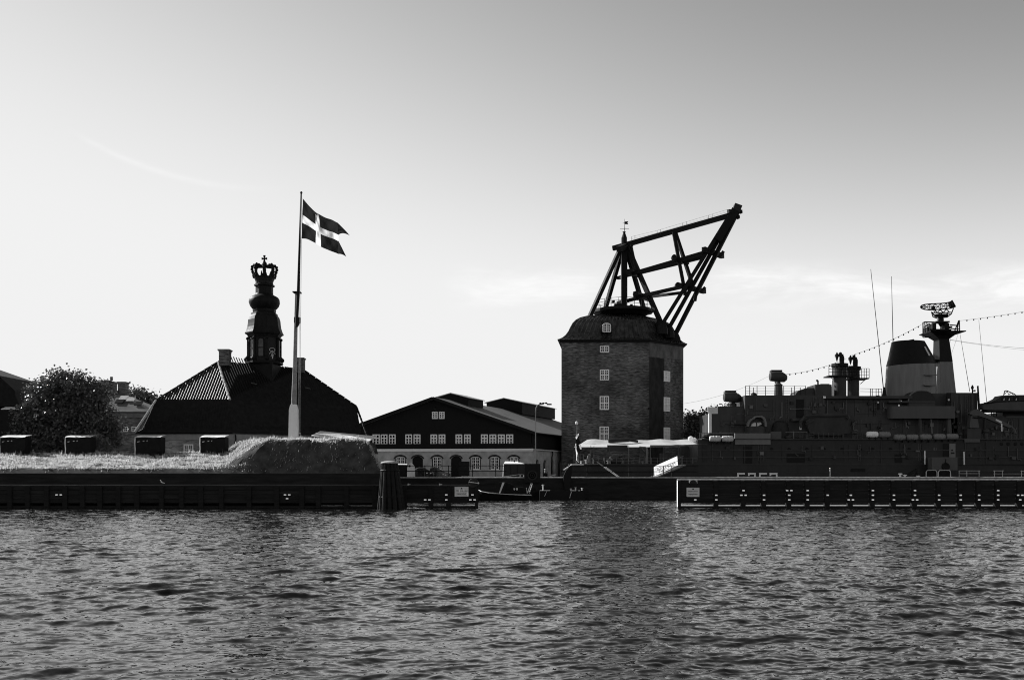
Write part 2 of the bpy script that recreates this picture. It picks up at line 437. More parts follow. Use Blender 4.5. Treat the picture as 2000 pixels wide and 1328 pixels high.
# ------------------------------------------------------------------ bastion of turf
def sstep(x, a, b):
    t = np.clip((x - a) / (b - a), 0, 1); return t * t * (3 - 2 * t)
def bastion_height(x, y):
    base = np.where(y < 97.7, 3.25 + (y - 97.0) / .7 * .5, 3.75 + (y - 97.7) * .13)
    base = np.minimum(base, 5.62 - .05 * np.maximum(0, y - 112))
    base = np.minimum(base + .08 * np.sin(x * .55 + y * .3) * sstep(y, 98, 101), 3.2 + (-.1296 * y - x) * 2.0)
    xl = -33.0 + (112 - y) * .42
    front = (y - 97.3) * 1.55 + 3.25
    left = (x - xl) * .74 + 4.9 - .02 * (112 - y)
    right = (-.1296 * y - x) * 2.0 + 3.2
    back = (119.5 - y) * 1.0 + 4
    top = 6.62 + (y - 99.5) * .03
    def smin(a_, b_, r_):
        h_ = np.clip(.5 + .5 * (b_ - a_) / r_, 0, 1); return b_ * (1 - h_) + a_ * h_ - r_ * h_ * (1 - h_)
    m = smin(smin(smin(front, left, 1.3), smin(right, top, .5), .7), back, .5)
    lump = .10 * np.sin(x * 1.7 + 1.1 * np.sin(y * 1.3)) + .07 * np.sin(y * 2.9 + x * .8) + .05 * np.sin(x * 4.3 - y * 2.2)
    m = m + lump * .7
    return -smin(-base, -m, .6)
xs = np.concatenate([np.linspace(-80, -36, 100), np.linspace(-35.7, -12.3, 130)])
ys = np.concatenate([np.linspace(97.0, 101.5, 26), np.linspace(101.8, 124, 60)])
XX, YY = np.meshgrid(xs, ys, indexing='ij')
ZZ = bastion_height(XX, YY)
rough_n = rng.normal(0, 1, ZZ.shape)
for _ in range(2):
    rough_n = (rough_n + np.roll(rough_n, 1, 0) + np.roll(rough_n, -1, 0) + np.roll(rough_n, 1, 1) + np.roll(rough_n, -1, 1)) / 5
ZZ = ZZ + rough_n * .10 * sstep(YY, 97.1, 98.5)
b = MB()
nx, ny = ZZ.shape
b.v = [(float(XX[i, j]), float(YY[i, j]), float(ZZ[i, j])) for i in range(nx) for j in range(ny)]
b.f = [(i * ny + j, (i + 1) * ny + j, (i + 1) * ny + j + 1, i * ny + j + 1) for i in range(nx - 1) for j in range(ny - 1)]
bast = b.build('bastion_hill', M_GRASSG, kind='structure', smooth=False, fix=False)
b = MB()
b.prism([(-80, 97.04, -.8), (-12.6, 97.04, -.8), (-16.1, 124, -.8), (-80, 124, -.8)], (0, 0, 4.1))
b.build('retaining_wall', M_QUAY, bast)
b = MB()
b.box(-80, -12.4, 94.45, 97.0, 1.95, 2.17)
b.build('ledge', M_PLANK, bast)

def build_grass():
    n = 52000
    g_ = np.random.default_rng(5)
    x = g_.uniform(-60, -12.6, n * 2); y = 97.15 + (g_.beta(1.1, 1.9, n * 2)) * 20
    d = np.sin(x * 1.3 + y * 2.1) + np.sin(x * .37 - y * 1.7) + g_.normal(0, .9, n * 2)
    keep = np.argsort(-d)[:n]
    x, y = x[keep], y[keep]
    z = bastion_height(x, y)
    ok_ = (bastion_height(x, y + .15) - z < .1) | (g_.random(n) < .1)  # pale blades thinned on front slopes so they read as shaded
    x, y, z = x[ok_], y[ok_], z[ok_]; n = len(x)
    tall = np.where((np.sin(x * 3.1) + np.sin(y * 2.3 + x)) > .9, 1.7, 1.0)
    tuft = np.clip(1.3 * np.sin(x * 2.3 + np.sin(y * 3.7)) * np.sin(y * 2.9 + 1.7 * np.sin(x * 1.9)), 0, 1)
    h = g_.uniform(.05, .17, n) * tall * (1 + 1.2 * tuft)
    wd = g_.uniform(.02, .05, n); th = g_.uniform(0, PI, n)
    lx, ly = g_.normal(.02, .09, n), g_.normal(-.01, .07, n)
    co = np.empty((n, 3, 3), dtype=np.float32)
    co[:, 0] = np.stack([x - wd * np.cos(th), y - wd * np.sin(th), z - .03], -1)
    co[:, 1] = np.stack([x + wd * np.cos(th), y + wd * np.sin(th), z - .03], -1)
    co[:, 2] = np.stack([x + lx, y + ly, z + h], -1)
    me = bpy.data.meshes.new('grass')
    me.vertices.add(n * 3); me.vertices.foreach_set('co', co.ravel())
    me.loops.add(n * 3); me.loops.foreach_set('vertex_index', np.arange(n * 3, dtype=np.int32))
    me.polygons.add(n); me.polygons.foreach_set('loop_start', np.arange(0, n * 3, 3, dtype=np.int32)); me.polygons.foreach_set('loop_total', np.full(n, 3, dtype=np.int32))
    me.update(calc_edges=True)
    o = obj('grass', me, M_BLADE, kind='stuff'); o['label'] = 'dry sunlit grass growing over the bastion slope and mound'
build_grass()

# ------------------------------------------------------------------ timber jetties
def jetty(name, label, x0, x1, y0, posts, ztop, rows, cap_r, bright_line_from=None):
    t = thing(name, label, 'jetty', ((x0 + x1) / 2, y0 + .3, 0))
    ps = [x0 + .16] + [p for p in posts if x0 + .6 < p < x1 - .6] + [x1 - .16]
    for i, p in enumerate(ps):
        m = MB(); wd = .30 if i in (0, len(ps) - 1) else .44
        m.box(p - wd / 2, p + wd / 2, y0 - .16, y0 + .36, -1.2, ztop - .06)
        m.build('post', M_TAR, t)
    zb = .47
    hh = (ztop - zb) / rows
    for a, c in zip(ps, ps[1:]):
        for r_ in range(rows):
            z0 = zb + r_ * hh; j = random.uniform(-.012, .012)
            m = MB(); m.box(a + .17, c - .17, y0 - .02 + j, y0 + .14 + j, z0 + .012, z0 + hh - .014)
            m.build('plank', M_PLANK if random.random() < .6 else M_TAR, t)
        m = MB(); m.box(a + .17, c - .17, y0 - .05, y0 + .3, -.5, .20); m.build('waler', M_TAR, t)
    m = MB(); m.lathe((x0, y0 + .15, ztop), [(cap_r, 0), (cap_r, x1 - x0)], 12, 'x')
    m.build('capping_timber', M_PALEWOOD if cap_r > .12 else M_PLANK, t)  # rounded cap added for a sunlit top line, pale on the right jetty
    if bright_line_from is not None:
        m = MB(); m.lathe((bright_line_from, y0 + .75, -.04), [(.30, 0), (.30, x1 - .3 - bright_line_from)], 14, 'x'); m.build('bright_line_log', M_BRIGHTLINE, t, smooth=True)  # pale log added to draw the bright line through the jetty slit
    return t, ps
E_L = (934 - 1000) * k(94)
lp = [(p - 1000) * k(94) for p in (-520, -470, -420, -370, -320, -270, -220, -170, -120, -70, -20, 20, 55, 92, 128, 162, 196, 232, 268, 316, 355, 393, 433, 487, 541, 590, 622, 677, 732, 790, 841.5, 876)]
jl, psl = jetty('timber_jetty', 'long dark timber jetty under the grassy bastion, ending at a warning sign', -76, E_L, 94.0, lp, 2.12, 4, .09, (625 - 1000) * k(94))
E_R = (1323 - 1000) * k(94)
rp_px = [1398, 1451, 1491, 1540, 1576, 1615, 1660, 1703, 1744, 1785, 1832, 1874, 1910, 1947, 1990, 2035, 2080, 2125, 2170, 2215, 2260, 2305, 2350]
rp = [(p - 1000) * k(94) for p in rp_px]
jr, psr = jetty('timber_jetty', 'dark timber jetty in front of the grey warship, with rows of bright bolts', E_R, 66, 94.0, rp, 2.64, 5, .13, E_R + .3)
m = MB(); m.box(E_R - .004, E_R + .045, 93.9, 94.3, .1, 2.6); m.build('sunlit_end_board', M_WHITE, jr)  # white colour stands in for sun on the jetty's end face
# bright bolt heads on the posts
gb = random.Random(3)
def local_bolts(t, xs_, zs):
    loc = Vector(t.location); mb = MB(); mb.prism([(-.11, -.09, -.05), (.11, -.09, -.05), (.13, 0, -.065), (-.13, 0, -.065)], (0, .02, .12))
    me = mb.mesh('bolt_head')
    for x in xs_:
        for z in zs:
            if gb.random() < .1: continue
            two = gb.random() < .2
            for dx in ((-.2, .2) if two else (0,)):
                o = obj('bolt_head', me, M_BOLT, t); o.location = (x + dx, 93.84, z)
M_BOLT = mat('bright_bolt', .9, .3, .05, 5, metallic=1.0)
local_bolts(jr, [(p - 1000) * k(94) for p in rp_px[:15]] + [(1357 - 1000) * k(94)], (1.22, .78))
local_bolts(jr, [(p - 1000) * k(94) for p in (1451, 1540, 1576, 1615, 1703, 1785, 1947)], (1.66,))
local_bolts(jl, [(p - 1000) * k(94) for p in (835, 872, 923)], (1.25, .78))
local_bolts(jl, [(562 - 1000) * k(94), (117 - 1000) * k(94)], (1.25, .9))
m = MB()
for px, py in ((797, 946), (859, 946)):
    c = P(px, py, 93.6); m.box(c.x - .03, c.x + .03, 93.5, 93.8, c.z - .1, c.z + .1); m.box(c.x, c.x + .22, 93.55, 93.7, c.z - .03, c.z + .03)
m.build('mooring_cleat', M_STEEL, jl)
# dark upper deck wall behind the right part of the left jetty
m = MB(); m.box((790 - 1000) * k(96), E_L - .1, 94.6, 96.2, 1.9, 2.2); m.build('deck', M_PLANK, jl)
m = MB(); m.lathe(P(925, 943, 94.2) + V(0, -.3, 0), [(.10, 0), (.44, .02), (.46, .12), (.40, .2), (.1, .22)], 20, 'y'); disc = m.build('rubber_disc', M_SHIPD, jl)
m = MB(); m.tube(P(915, 941.4, 93.7), P(934, 943.4, 93.7), .045, n=8); m.ball(P(934, 943.4, 93.7), .1); m.build('handrail', M_STEEL, jl)

# warning boards
def warning_board(name, label, px0, px1, py0, py1, stains):
    a, c = P(px0, py1, 93.7), P(px1, py0, 93.7)
    t = thing(name, label, 'sign', ((a.x + c.x) / 2, 93.7, a.z))
    m = MB(); m.box(a.x, c.x, 93.70, 93.76, a.z, c.z); m.build('board', M_SIGN, t)
    cx, wd, hh = (a.x + c.x) / 2, c.x - a.x, c.z - a.z
    lettering('Militært område', .165, (cx, 93.69, a.z + hh * .60), (1, 0, 0), M_PRINT, t, sx_=wd * .9 / 1.3)
    lettering('Adgang forbudt', .165, (cx, 93.69, a.z + hh * .30), (1, 0, 0), M_PRINT, t, sx_=wd * .9 / 1.3)
    m = MB(); m.lathe((cx, 93.69, a.z + hh * .84), [(.07, -.006), (.07, .008)], 10, 'y'); m.box(cx - .08, cx + .08, 93.684, 93.695, a.z + hh * .80, a.z + hh * .83)
    m.build('crown_emblem', M_PRINT, t)
    if stains:
        m = MB()
        for (u_, v_, rx, rz) in ((.34, .6, .06, .16), (.67, .66, .06, .14), (.93, .25, .1, .2)):
            m.add([(a.x + u_ * wd + rx * math.cos(q_ * PI / 5) * (1 + .2 * math.sin(q_ * 3)), 93.68, a.z + v_ * hh + rz * math.sin(q_ * PI / 5)) for q_ in range(10)], [tuple(range(10))])
        m.build('worn_patch', M_WHITE, t, fix=False)
    else:
        m = MB()
        for px in (1347, 1360): 
            p_ = P(px, 947, 93.8); m.box(p_.x - .04, p_.x + .04, 93.76, 93.84, a.z - .1, p_.z)
        m.build('hanger', M_DARK, t)
    return t
warning_board('warning_sign', 'weathered white warning board with worn patches, on the end of the left jetty', 888, 915, 950.5, 969.5, True)
warning_board('warning_sign', 'clean white warning board hanging on the end of the right jetty', 1341, 1366, 952, 970, False)
t = thing('arched_plaque', 'small pale plaque with dark half-round above the right warning board', 'plaque', P(1354, 944, 93.75))
m = MB(); m.pbox(1346, 1362, 936, 944, 93.74, .06); m.build('backing', M_SIGN, t)
c = P(1354, 944, 93.72); m = MB(); m.prism([c + V(.36 * math.cos(a_), 0, .33 * math.sin(a_)) for a_ in np.linspace(0, PI, 12)], (0, .025, 0)); m.build('half_round', M_SHIPD, t)

# mooring dolphin: a cluster of leaning piles under a pale cap
t = thing('mooring_dolphin', 'tapering cluster of tarred mooring piles with a pale cap, at the left jetty', 'dolphin', (P(766, 990, 92).x, 92, 0))
cx = P(765.5, 990, 92).x
for i in range(14):
    a_ = 2 * PI * i / 14 + .2
    rb, rt = 1.22 + .1 * math.sin(i * 2.3), .60
    m = MB(); m.tube((cx + rb * math.cos(a_), 92.0 + rb * math.sin(a_), -1), (cx - .22 + rt * math.cos(a_), 92.0 + rt * math.sin(a_), 4.22), .23, .17, 9)
    m.build('pile', M_TAR, t, smooth=True)
m = MB(); m.tube((cx - .2, 92, 0), (cx - .2, 92, 4.2), .6, .5, 10); m.build('core', M_TAR, t)
m = MB()
for zz in (1.1, 3.55): m.lathe((cx - .2 * zz / 4.2, 92.0, zz), [(1.22 - .1 * zz + .02, -.07), (1.24 - .1 * zz + .02, 0), (1.21 - .1 * zz + .02, .07)], 20)
m.build('iron_band', M_DARK, t)
m = MB(); m.lathe((cx - .22, 92.0, 4.22), [(.80, -.05), (.82, .04), (.7, .13), (.3, .2), (.02, .22)], 20); m.build('cap', M_PALEWOOD, t, smooth=True)

# ------------------------------------------------------------------ covered guns on the turf
lab = ['dark covered gun on the turf, leftmost of the four, before the big tree', 'dark covered gun on the turf beside the pale bush',
       'dark covered gun before the brick wall, left of the small white window', 'dark covered gun closest to the flagpole mound']
def covered_gun(px0, px1, D, label):
    a, c = P(px0, 885, D), P(px1, 853.5, D)
    x0, x1, zt = a.x, c.x, c.z
    zb = float(bastion_height(np.array(x0), np.array(D)))- .1
    t = thing('covered_gun', label, 'gun', ((x0 + x1) / 2, D, zb), 'covered guns in a row on the bastion')
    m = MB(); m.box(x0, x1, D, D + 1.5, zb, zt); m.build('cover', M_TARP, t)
    m = MB(); s = 6
    pts = []
    for i in range(13):
        u_ = i / 12; sag = -.05 * math.sin(u_ * PI * 3 + px0) - .02
        x_ = x0 - .06 + (x1 - x0 + .12) * u_
        pts.append([(x_, D - .12, zt - .02 + sag * .6), (x_, D + .15, zt + .10 + sag), (x_, D + .8, zt + .19), (x_, D + 1.6, zt + .27)])
    vs_ = [p for r_ in pts for p in r_]; fs = [(i * 4 + j, i * 4 + j + 1, i * 4 + 5 + j, i * 4 + 4 + j) for i in range(12) for j in range(3)]
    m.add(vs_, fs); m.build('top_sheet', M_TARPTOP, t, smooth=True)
    m = MB(); m.path([(x0 - .03, D - .04, zt), (x0 - .08, D - .03, zt - .7), (x0 - .03, D - .03, zt - 1.3), (x0 - .07, D - .02, zb + .1)], .055); m.build('sunlit_edge_roll', M_TARPTOP, t)  # strip added at the left edge to give a thin sunlit line
    m = MB()
    for (u_, v_, l_) in ((.08, .27, .25), (.3, .23, .18), (.45, .22, .12)):
        m.tube((x0 + u_ * (x1 - x0), D - .05, zt - v_ * 2), (x0 + u_ * (x1 - x0) + l_, D - .05, zt - v_ * 2 + .06), .05, .02, 6)
    m.build('strap_end', M_TARPTOP, t)
    xf = x1 - .42; yf = D - 1.5
    zf = float(bastion_height(np.array(xf), np.array(yf)))
    m = MB(); m.loft([[V(xf - .28, D - .05, zb + .5), V(xf + .25, D - .05, zb + .5), V(xf + .25, D + .2, zb + .5), V(xf - .28, D + .2, zb + .5)],
                      [V(xf - .16, yf + .2, zf + .3), V(xf + .13, yf + .2, zf + .3), V(xf + .13, yf + .4, zf + .3), V(xf - .16, yf + .4, zf + .3)],
                      [V(xf - .34, yf - .15, zf - .02), V(xf + .3, yf - .15, zf - .02), V(xf + .3, yf + .4, zf - .02), V(xf - .34, yf + .4, zf - .02)]]); m.build('trail_foot', M_TARP, t)
    return t
for (p0, p1), lb in zip(((1, 49), (129, 177), (265, 314), (392, 439)), lab): covered_gun(p0, p1, 110.5, lb)

# seagull on the ledge
c = V(*P(317, 946, 95.0)); c.z = 2.17
t = thing('seagull', 'white seagull standing on the dark ledge below the turf', 'bird', c)
m = MB()
rings = []
for (px_, pz, rx, rz) in ((-.22, .16, .015, .012), (-.12, .19, .05, .05), (.0, .24, .085, .085), (.08, .29, .075, .08), (.11, .37, .045, .05), (.13, .43, .05, .05), (.17, .45, .035, .03), (.2, .445, .01, .01)):
    rings.append([c + V(-px_ * 1.1, rx * math.cos(2 * PI * i / 10), pz + rz * math.sin(2 * PI * i / 10)) for i in range(10)])
m.loft(rings); m.build('body', M_WHITE, t, smooth=True)
m = MB(); m.tube(c + V(-.21, 0, .445), c + V(-.29, 0, .425), .014, .004, 6); m.build('beak', M_DARK, t)
m = MB(); m.ball(c + V(.06, -.075, .23), .16, .02, .05); m.build('wing', M_SHIPL, t)
for dy in (-.03, .03):
    m = MB(); m.tube(c + V(0, dy, 0), c + V(0, dy, .17), .009, n=5); m.build('leg', M_DARK, t)

# ------------------------------------------------------------------ flagpole and flag
fb = P(573.5, 862, 110.5); fb.z = float(bastion_height(np.array(fb.x), np.array(110.5))) - .05
D = 110.5
t = thing('flagpole', 'tall two-stage white-based flagpole standing on the grass mound', 'flagpole', fb)
def sq(c, s): return [c + V(-s, -s, 0), c + V(s, -s, 0), c + V(s, s, 0), c + V(-s, s, 0)]
def rd(c, s, n=12): return [c + V(s * math.cos(2 * PI * i / n + PI / 4), s * math.sin(2 * PI * i / n + PI / 4), 0) for i in range(n)]
k_ = k(D)
def at(px, py): return P(px, py, D)
m = MB(); m.loft([sq(at(573.2, 864), 8.3 * k_), sq(at(573.6, 800), 7.6 * k_), sq(at(573.9, 790), 5.5 * k_)]); m.build('base_housing', M_WHITE, t)
m = MB(); m.loft([rd(at(573.9, 791), 5.2 * k_), rd(at(576, 720), 4.1 * k_), rd(at(579.3, 572), 3.0 * k_)]); m.build('lower_mast', mat('varnished_mast', .25, .45, .3, 2), t, smooth=True)
m = MB(); m.loft([rd(at(581.2, 640) + V(0, -.5, 0), 3.0 * k_), rd(at(584.5, 572) + V(0, -.5, 0), 2.9 * k_), rd(at(590.2, 381) + V(0, -.5, 0), 1.5 * k_)]); m.build('topmast', M_DARK, t, smooth=True)
m = MB(); m.box(at(574, 0).x, at(588.5, 0).x, D - .75, D + .3, at(0, 573.2).z, at(0, 571.2).z); m.build('crosstree', M_DARK, t)
m = MB(); m.loft([sq(at(580, 638), 2 * k_), sq(at(580.5, 630), 5.2 * k_), sq(at(580.6, 620), 5.2 * k_)]); m.build('mast_cap', M_DARK, t)
m = MB(); m.ball(at(590.4, 379.2) + V(0, -.5, 0), .14); m.build('truck', M_DARK, t)
m = MB()
m.path([at(590.6, 384) + V(0, -.7, 0), at(589.8, 470) + V(0, -.7, 0), at(587.8, 640) + V(0, -.8, 0), at(585.5, 845) + V(0, -.6, 0)], .018, 4)
m.path([at(591.4, 470) + V(0, -.7, 0), at(590.6, 560) + V(0, -.7, 0), at(589.5, 700) + V(0, -.8, 0), at(588.0, 848) + V(0, -.6, 0)], .022, 4)
m.build('halyard', mat('pale_rope', .6, .9, .1, 3), t)
m = MB(); m.tube(at(582, 846.5), at(588, 846.5), .04, n=6); m.build('cleat', M_WHITE, t)

def bez(ctrl, u_):
    n = len(ctrl) - 1; x = min(max(u_ * n, 0), n - 1e-6); i = int(x); f_ = x - i
    p0 = ctrl[max(i - 1, 0)]; p1 = ctrl[i]; p2 = ctrl[i + 1]; p3 = ctrl[min(i + 2, n)]
    return tuple(.5 * (2 * b_ + (c_ - a_) * f_ + (2 * a_ - 5 * b_ + 4 * c_ - d_) * f_ * f_ + (3 * b_ - a_ - 3 * c_ + d_) * f_ ** 3) for a_, b_, c_, d_ in zip(p0, p1, p2, p3))
def make_flag():
    DF = D - .5
    top = [(591.5, 388), (603, 401.5), (613.5, 412), (621, 418), (637, 426.5), (651, 431), (658, 433.5)]
    bot = [(588.8, 466.5), (600, 467.5), (614.5, 474.5), (624.5, 480.5), (636, 486), (650, 492), (662, 498)]
    t = thing('flag', 'dark swallow-tailed flag with white cross flying from the flagpole', 'flag', P(590, 430, DF))
    nu, nvv = 44, 30
    def pt(u_, v_):
        a_ = bez(top, u_); c_ = bez(bot, u_)
        # tails: past the notch both edges run on towards their own tip
        x = a_[0] + (c_[0] - a_[0]) * v_ + 5.0 * u_ * math.sin(v_ * PI)*(.4 if u_ < .7 else .2)
        y = a_[1] + (c_[1] - a_[1]) * v_
        dy = .4 * math.sin(u_ * 7.5 - v_ * 3.0) * u_ + .05 * math.sin(u_ * 22 + v_ * 9) + .035 * math.sin(v_ * 17 - u_ * 26)
        return P(x, y, DF) + V(0, dy, 0)
    grid = [[pt(i / nu, j / nvv) for j in range(nvv + 1)] for i in range(nu + 1)]
    fld, crs = MB(), MB()
    for i in range(nu):
        for j in range(nvv):
            u_, v_ = (i + .5) / nu, (j + .5) / nvv
            white_ = .385 < v_ < .60 or .37 < u_ < .53
            notch = .93 + .0 * v_
            mb = crs if white_ else fld
            mb.quad(grid[i][j], grid[i + 1][j], grid[i + 1][j + 1], grid[i][j + 1])
    # two tails beyond the body
    def tail(v0, v1, tip, curl, mid):
        n_, mm = 16, 10
        rows_ = []
        for i in range(n_ + 1):
            s = i / n_; row = []
            for j in range(mm + 1):
                v_ = v0 + (v1 - v0) * j / mm
                p_ = pt(1.0, v_)
                tp = P(tip[0], tip[1], DF) + V(0, curl * s, 0)
                md = P(mid[0], mid[1], DF)
                bend = (4 * s * (1 - s)) * .5
                q_ = p_.lerp(tp, s) + (md - p_.lerp(tp, .5)) * bend * .35
                q_ += V(0, .16 * math.sin(j * 1.6 + s * 5) * s * (1 - s) * 2, 0)
                row.append(q_)
            rows_.append(row)
        for i in range(n_):
            for j in range(mm): fld.quad(rows_[i][j], rows_[i + 1][j], rows_[i + 1][j + 1], rows_[i][j + 1])
    tail(0, .40, (682.5, 459), .4, (668, 440))
    tail(.58, 1.0, (677.5, 503), -.3, (671, 490))
    fld.build('field', fm('flag_cloth_dark', .022, .5), t, smooth=True, fix=False)
    crs.build('cross', fm('flag_cloth_white', .85, .6), t, smooth=True, fix=False)
    m_ = MB(); m_.quad(P(612.5, 411.5, DF - .35), P(620, 417.5, DF - .35), P(619, 421, DF - .35), P(611, 415.5, DF - .35)); m_.build('cypher_patch', fm('flag_patch', .12, .5), t, fix=False)
make_flag()

# low shed behind the mound
D = 121
t = thing('low_shed', 'low dark shed with a sunlit sloping roof edge behind the flagpole mound', 'shed', P(665, 880, D))
m = MB(); m.ppoly([(606, 885), (606, 857), (611, 852), (722, 863), (728, 885)], D, 5); m.build('wall', M_TAR, t)
a_, c_ = P(609, 850.5, D), P(722, 861.0, D)
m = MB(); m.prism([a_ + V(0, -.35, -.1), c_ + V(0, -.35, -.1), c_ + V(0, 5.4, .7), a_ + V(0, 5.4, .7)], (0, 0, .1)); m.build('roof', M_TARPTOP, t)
# ------------------------------------------------------------------ building helpers
def wbox(m, c, u, n, u0, u1, z0, z1, n0, n1):
    c, u, n = Vector(c), Vector(u), Vector(n)
    p = lambda a, z, d: c + u * a + n * d + UP * z
    return m.prism([p(u0, z0, n0), p(u1, z0, n0), p(u1, z0, n1), p(u0, z0, n1)], (0, 0, z1 - z0))
def window(parent, c, u, n, w_, h_, cas=2, mc=2, mr=3, transom=None, fr=.12, mid=.14, mt=.045, glass=None, arch=0, m_frame=None, depth=.07, back=-.05):
    """casement window on a wall: c = its lower left corner on the wall, u along the wall, n out of it"""
    c, u, n = Vector(c), Vector(u).normalized(), Vector(n).normalized()
    m = MB()
    wbox(m, c, u, n, 0, fr, 0, h_, back, depth); wbox(m, c, u, n, w_ - fr, w_, 0, h_, back, depth)
    wbox(m, c, u, n, fr, w_ - fr, 0, fr, back, depth); wbox(m, c, u, n, fr, w_ - fr, h_ - fr, h_, back, depth)
    cw = (w_ - 2 * fr - (cas - 1) * mid) / cas
    for i in range(cas):
        x0 = fr + i * (cw + mid)
        if i: wbox(m, c, u, n, x0 - mid, x0, fr, h_ - fr, back, depth - .004)
        for j in range(1, mc): wbox(m, c, u, n, x0 + cw * j / mc - mt / 2, x0 + cw * j / mc + mt / 2, fr, h_ - fr, back, depth - .03)
        for j in range(1, mr): wbox(m, c, u, n, x0, x0 + cw, h_ * j / mr - mt / 2, h_ * j / mr + mt / 2, back, depth - .034)
    if transom: wbox(m, c, u, n, fr, w_ - fr, h_ * transom - mid * .45, h_ * transom + mid * .45, back, depth - .01)
    f_ = m.build('window', m_frame or M_WHITE, parent)
    m = MB(); wbox(m, c, u, n, fr * .5, w_ - fr * .5, fr * .5, h_ - fr * .5, back + .002, back + .03 if back < -.02 else .012)
    m.build('pane', glass or M_GLASS, f_)
    return f_
def wall_plate(m, c, u, n, L_, z0, z1, ops, th=.4, seg=8):
    """a wall of thickness th with real openings; ops = (u0, u1, bottom, spring, rise)"""
    c, u, n = Vector(c), Vector(u), Vector(n)
    x = 0
    for (a, b_, zb_, zs, rise) in sorted(ops):
        wbox(m, c, u, n, x, a, z0, z1, -th, 0)
        if zb_ > z0: wbox(m, c, u, n, a, b_, z0, zb_, -th, 0)
        p = lambda s, z, d: c + u * s + n * d + UP * z
        pts = []
        for i in range(seg + 1):
            s = a + (b_ - a) * i / seg; q_ = (i / seg - .5) * 2
            pts.append((s, zs + rise * math.sqrt(max(0, 1 - q_ * q_ * .96)) - rise * .2 if rise else zs))
        for (s0, h0), (s1, h1) in zip(pts, pts[1:]):
            vs_ = [p(s0, h0, 0), p(s1, h1, 0), p(s1, z1, 0), p(s0, z1, 0), p(s0, h0, -th), p(s1, h1, -th), p(s1, z1, -th), p(s0, z1, -th)]
            m.add(vs_, [(0, 1, 2, 3), (5, 4, 7, 6), (0, 4, 5, 1), (3, 2, 6, 7)])
        x = b_
    wbox(m, c, u, n, x, L_, z0, z1, -th, 0)
    return m
def ribs_on(m, poly, base_a, base_b, pitch, r, n=5):
    """tile rolls running up a flat roof slope, cut off at its outline"""
    poly = [Vector(p) for p in poly]
    nrm = (poly[1] - poly[0]).cross(poly[2] - poly[0]).normalized()
    if nrm.z < 0: nrm = -nrm
    e = (Vector(base_b) - Vector(base_a)); e = (e - nrm * e.dot(nrm)).normalized(); s = nrm.cross(e).normalized()
    o = poly[0]
    q2 = [((p - o).dot(e), (p - o).dot(s)) for p in poly]
    lo, hi = min(a for a, _ in q2), max(a for a, _ in q2)
    x = lo + pitch / 2
    while x < hi:
        hits = []
        for (x0, y0), (x1, y1) in zip(q2, q2[1:] + q2[:1]):
            if (x0 - x) * (x1 - x) < 0: hits.append(y0 + (y1 - y0) * (x - x0) / (x1 - x0))
        if len(hits) >= 2:
            a_, b_ = min(hits), max(hits)
            if b_ - a_ > .1: m.tube(o + e * x + s * a_, o + e * x + s * b_, r, n=n)
        x += pitch
    return m
def slab(m, poly, th=.1):
    poly = [Vector(p) for p in poly]; nrm = (poly[1] - poly[0]).cross(poly[2] - poly[0]).normalized()
    if nrm.z < 0: nrm = -nrm
    return m.prism(poly, -nrm * th)
def chimney(parent, px0, px1, py0, py1, D, dep, m_=None, pot=None):
    m = MB(); m.pbox(px0 + (px1 - px0) * .09, px1 - (px1 - px0) * .09, py0 + 3, py1, D, dep); o = m.build('chimney', m_ or M_BRICK, parent)
    a, c = P(px0, py0 + 3.2, D), P(px1, py0, D)
    m = MB(); m.box(a.x, c.x, D - .15, D + dep + .15, a.z + .05, c.z); m.box(a.x + .1, c.x - .1, D - .08, D + dep + .08, a.z - .12, a.z + .047); m.build('chimney_cap', m_ or M_BRICK, o)
    if pot:
        m = MB(); a, c = P(pot[0], py0 + .5, D), P(pot[1], pot[2], D); m.tube(V((a.x + c.x) / 2, D + dep / 2, a.z), V((a.x + c.x) / 2, D + dep / 2, c.z), (c.x - a.x) / 2, n=10); m.build('chimney_pot', M_BRICK, o)
    return o

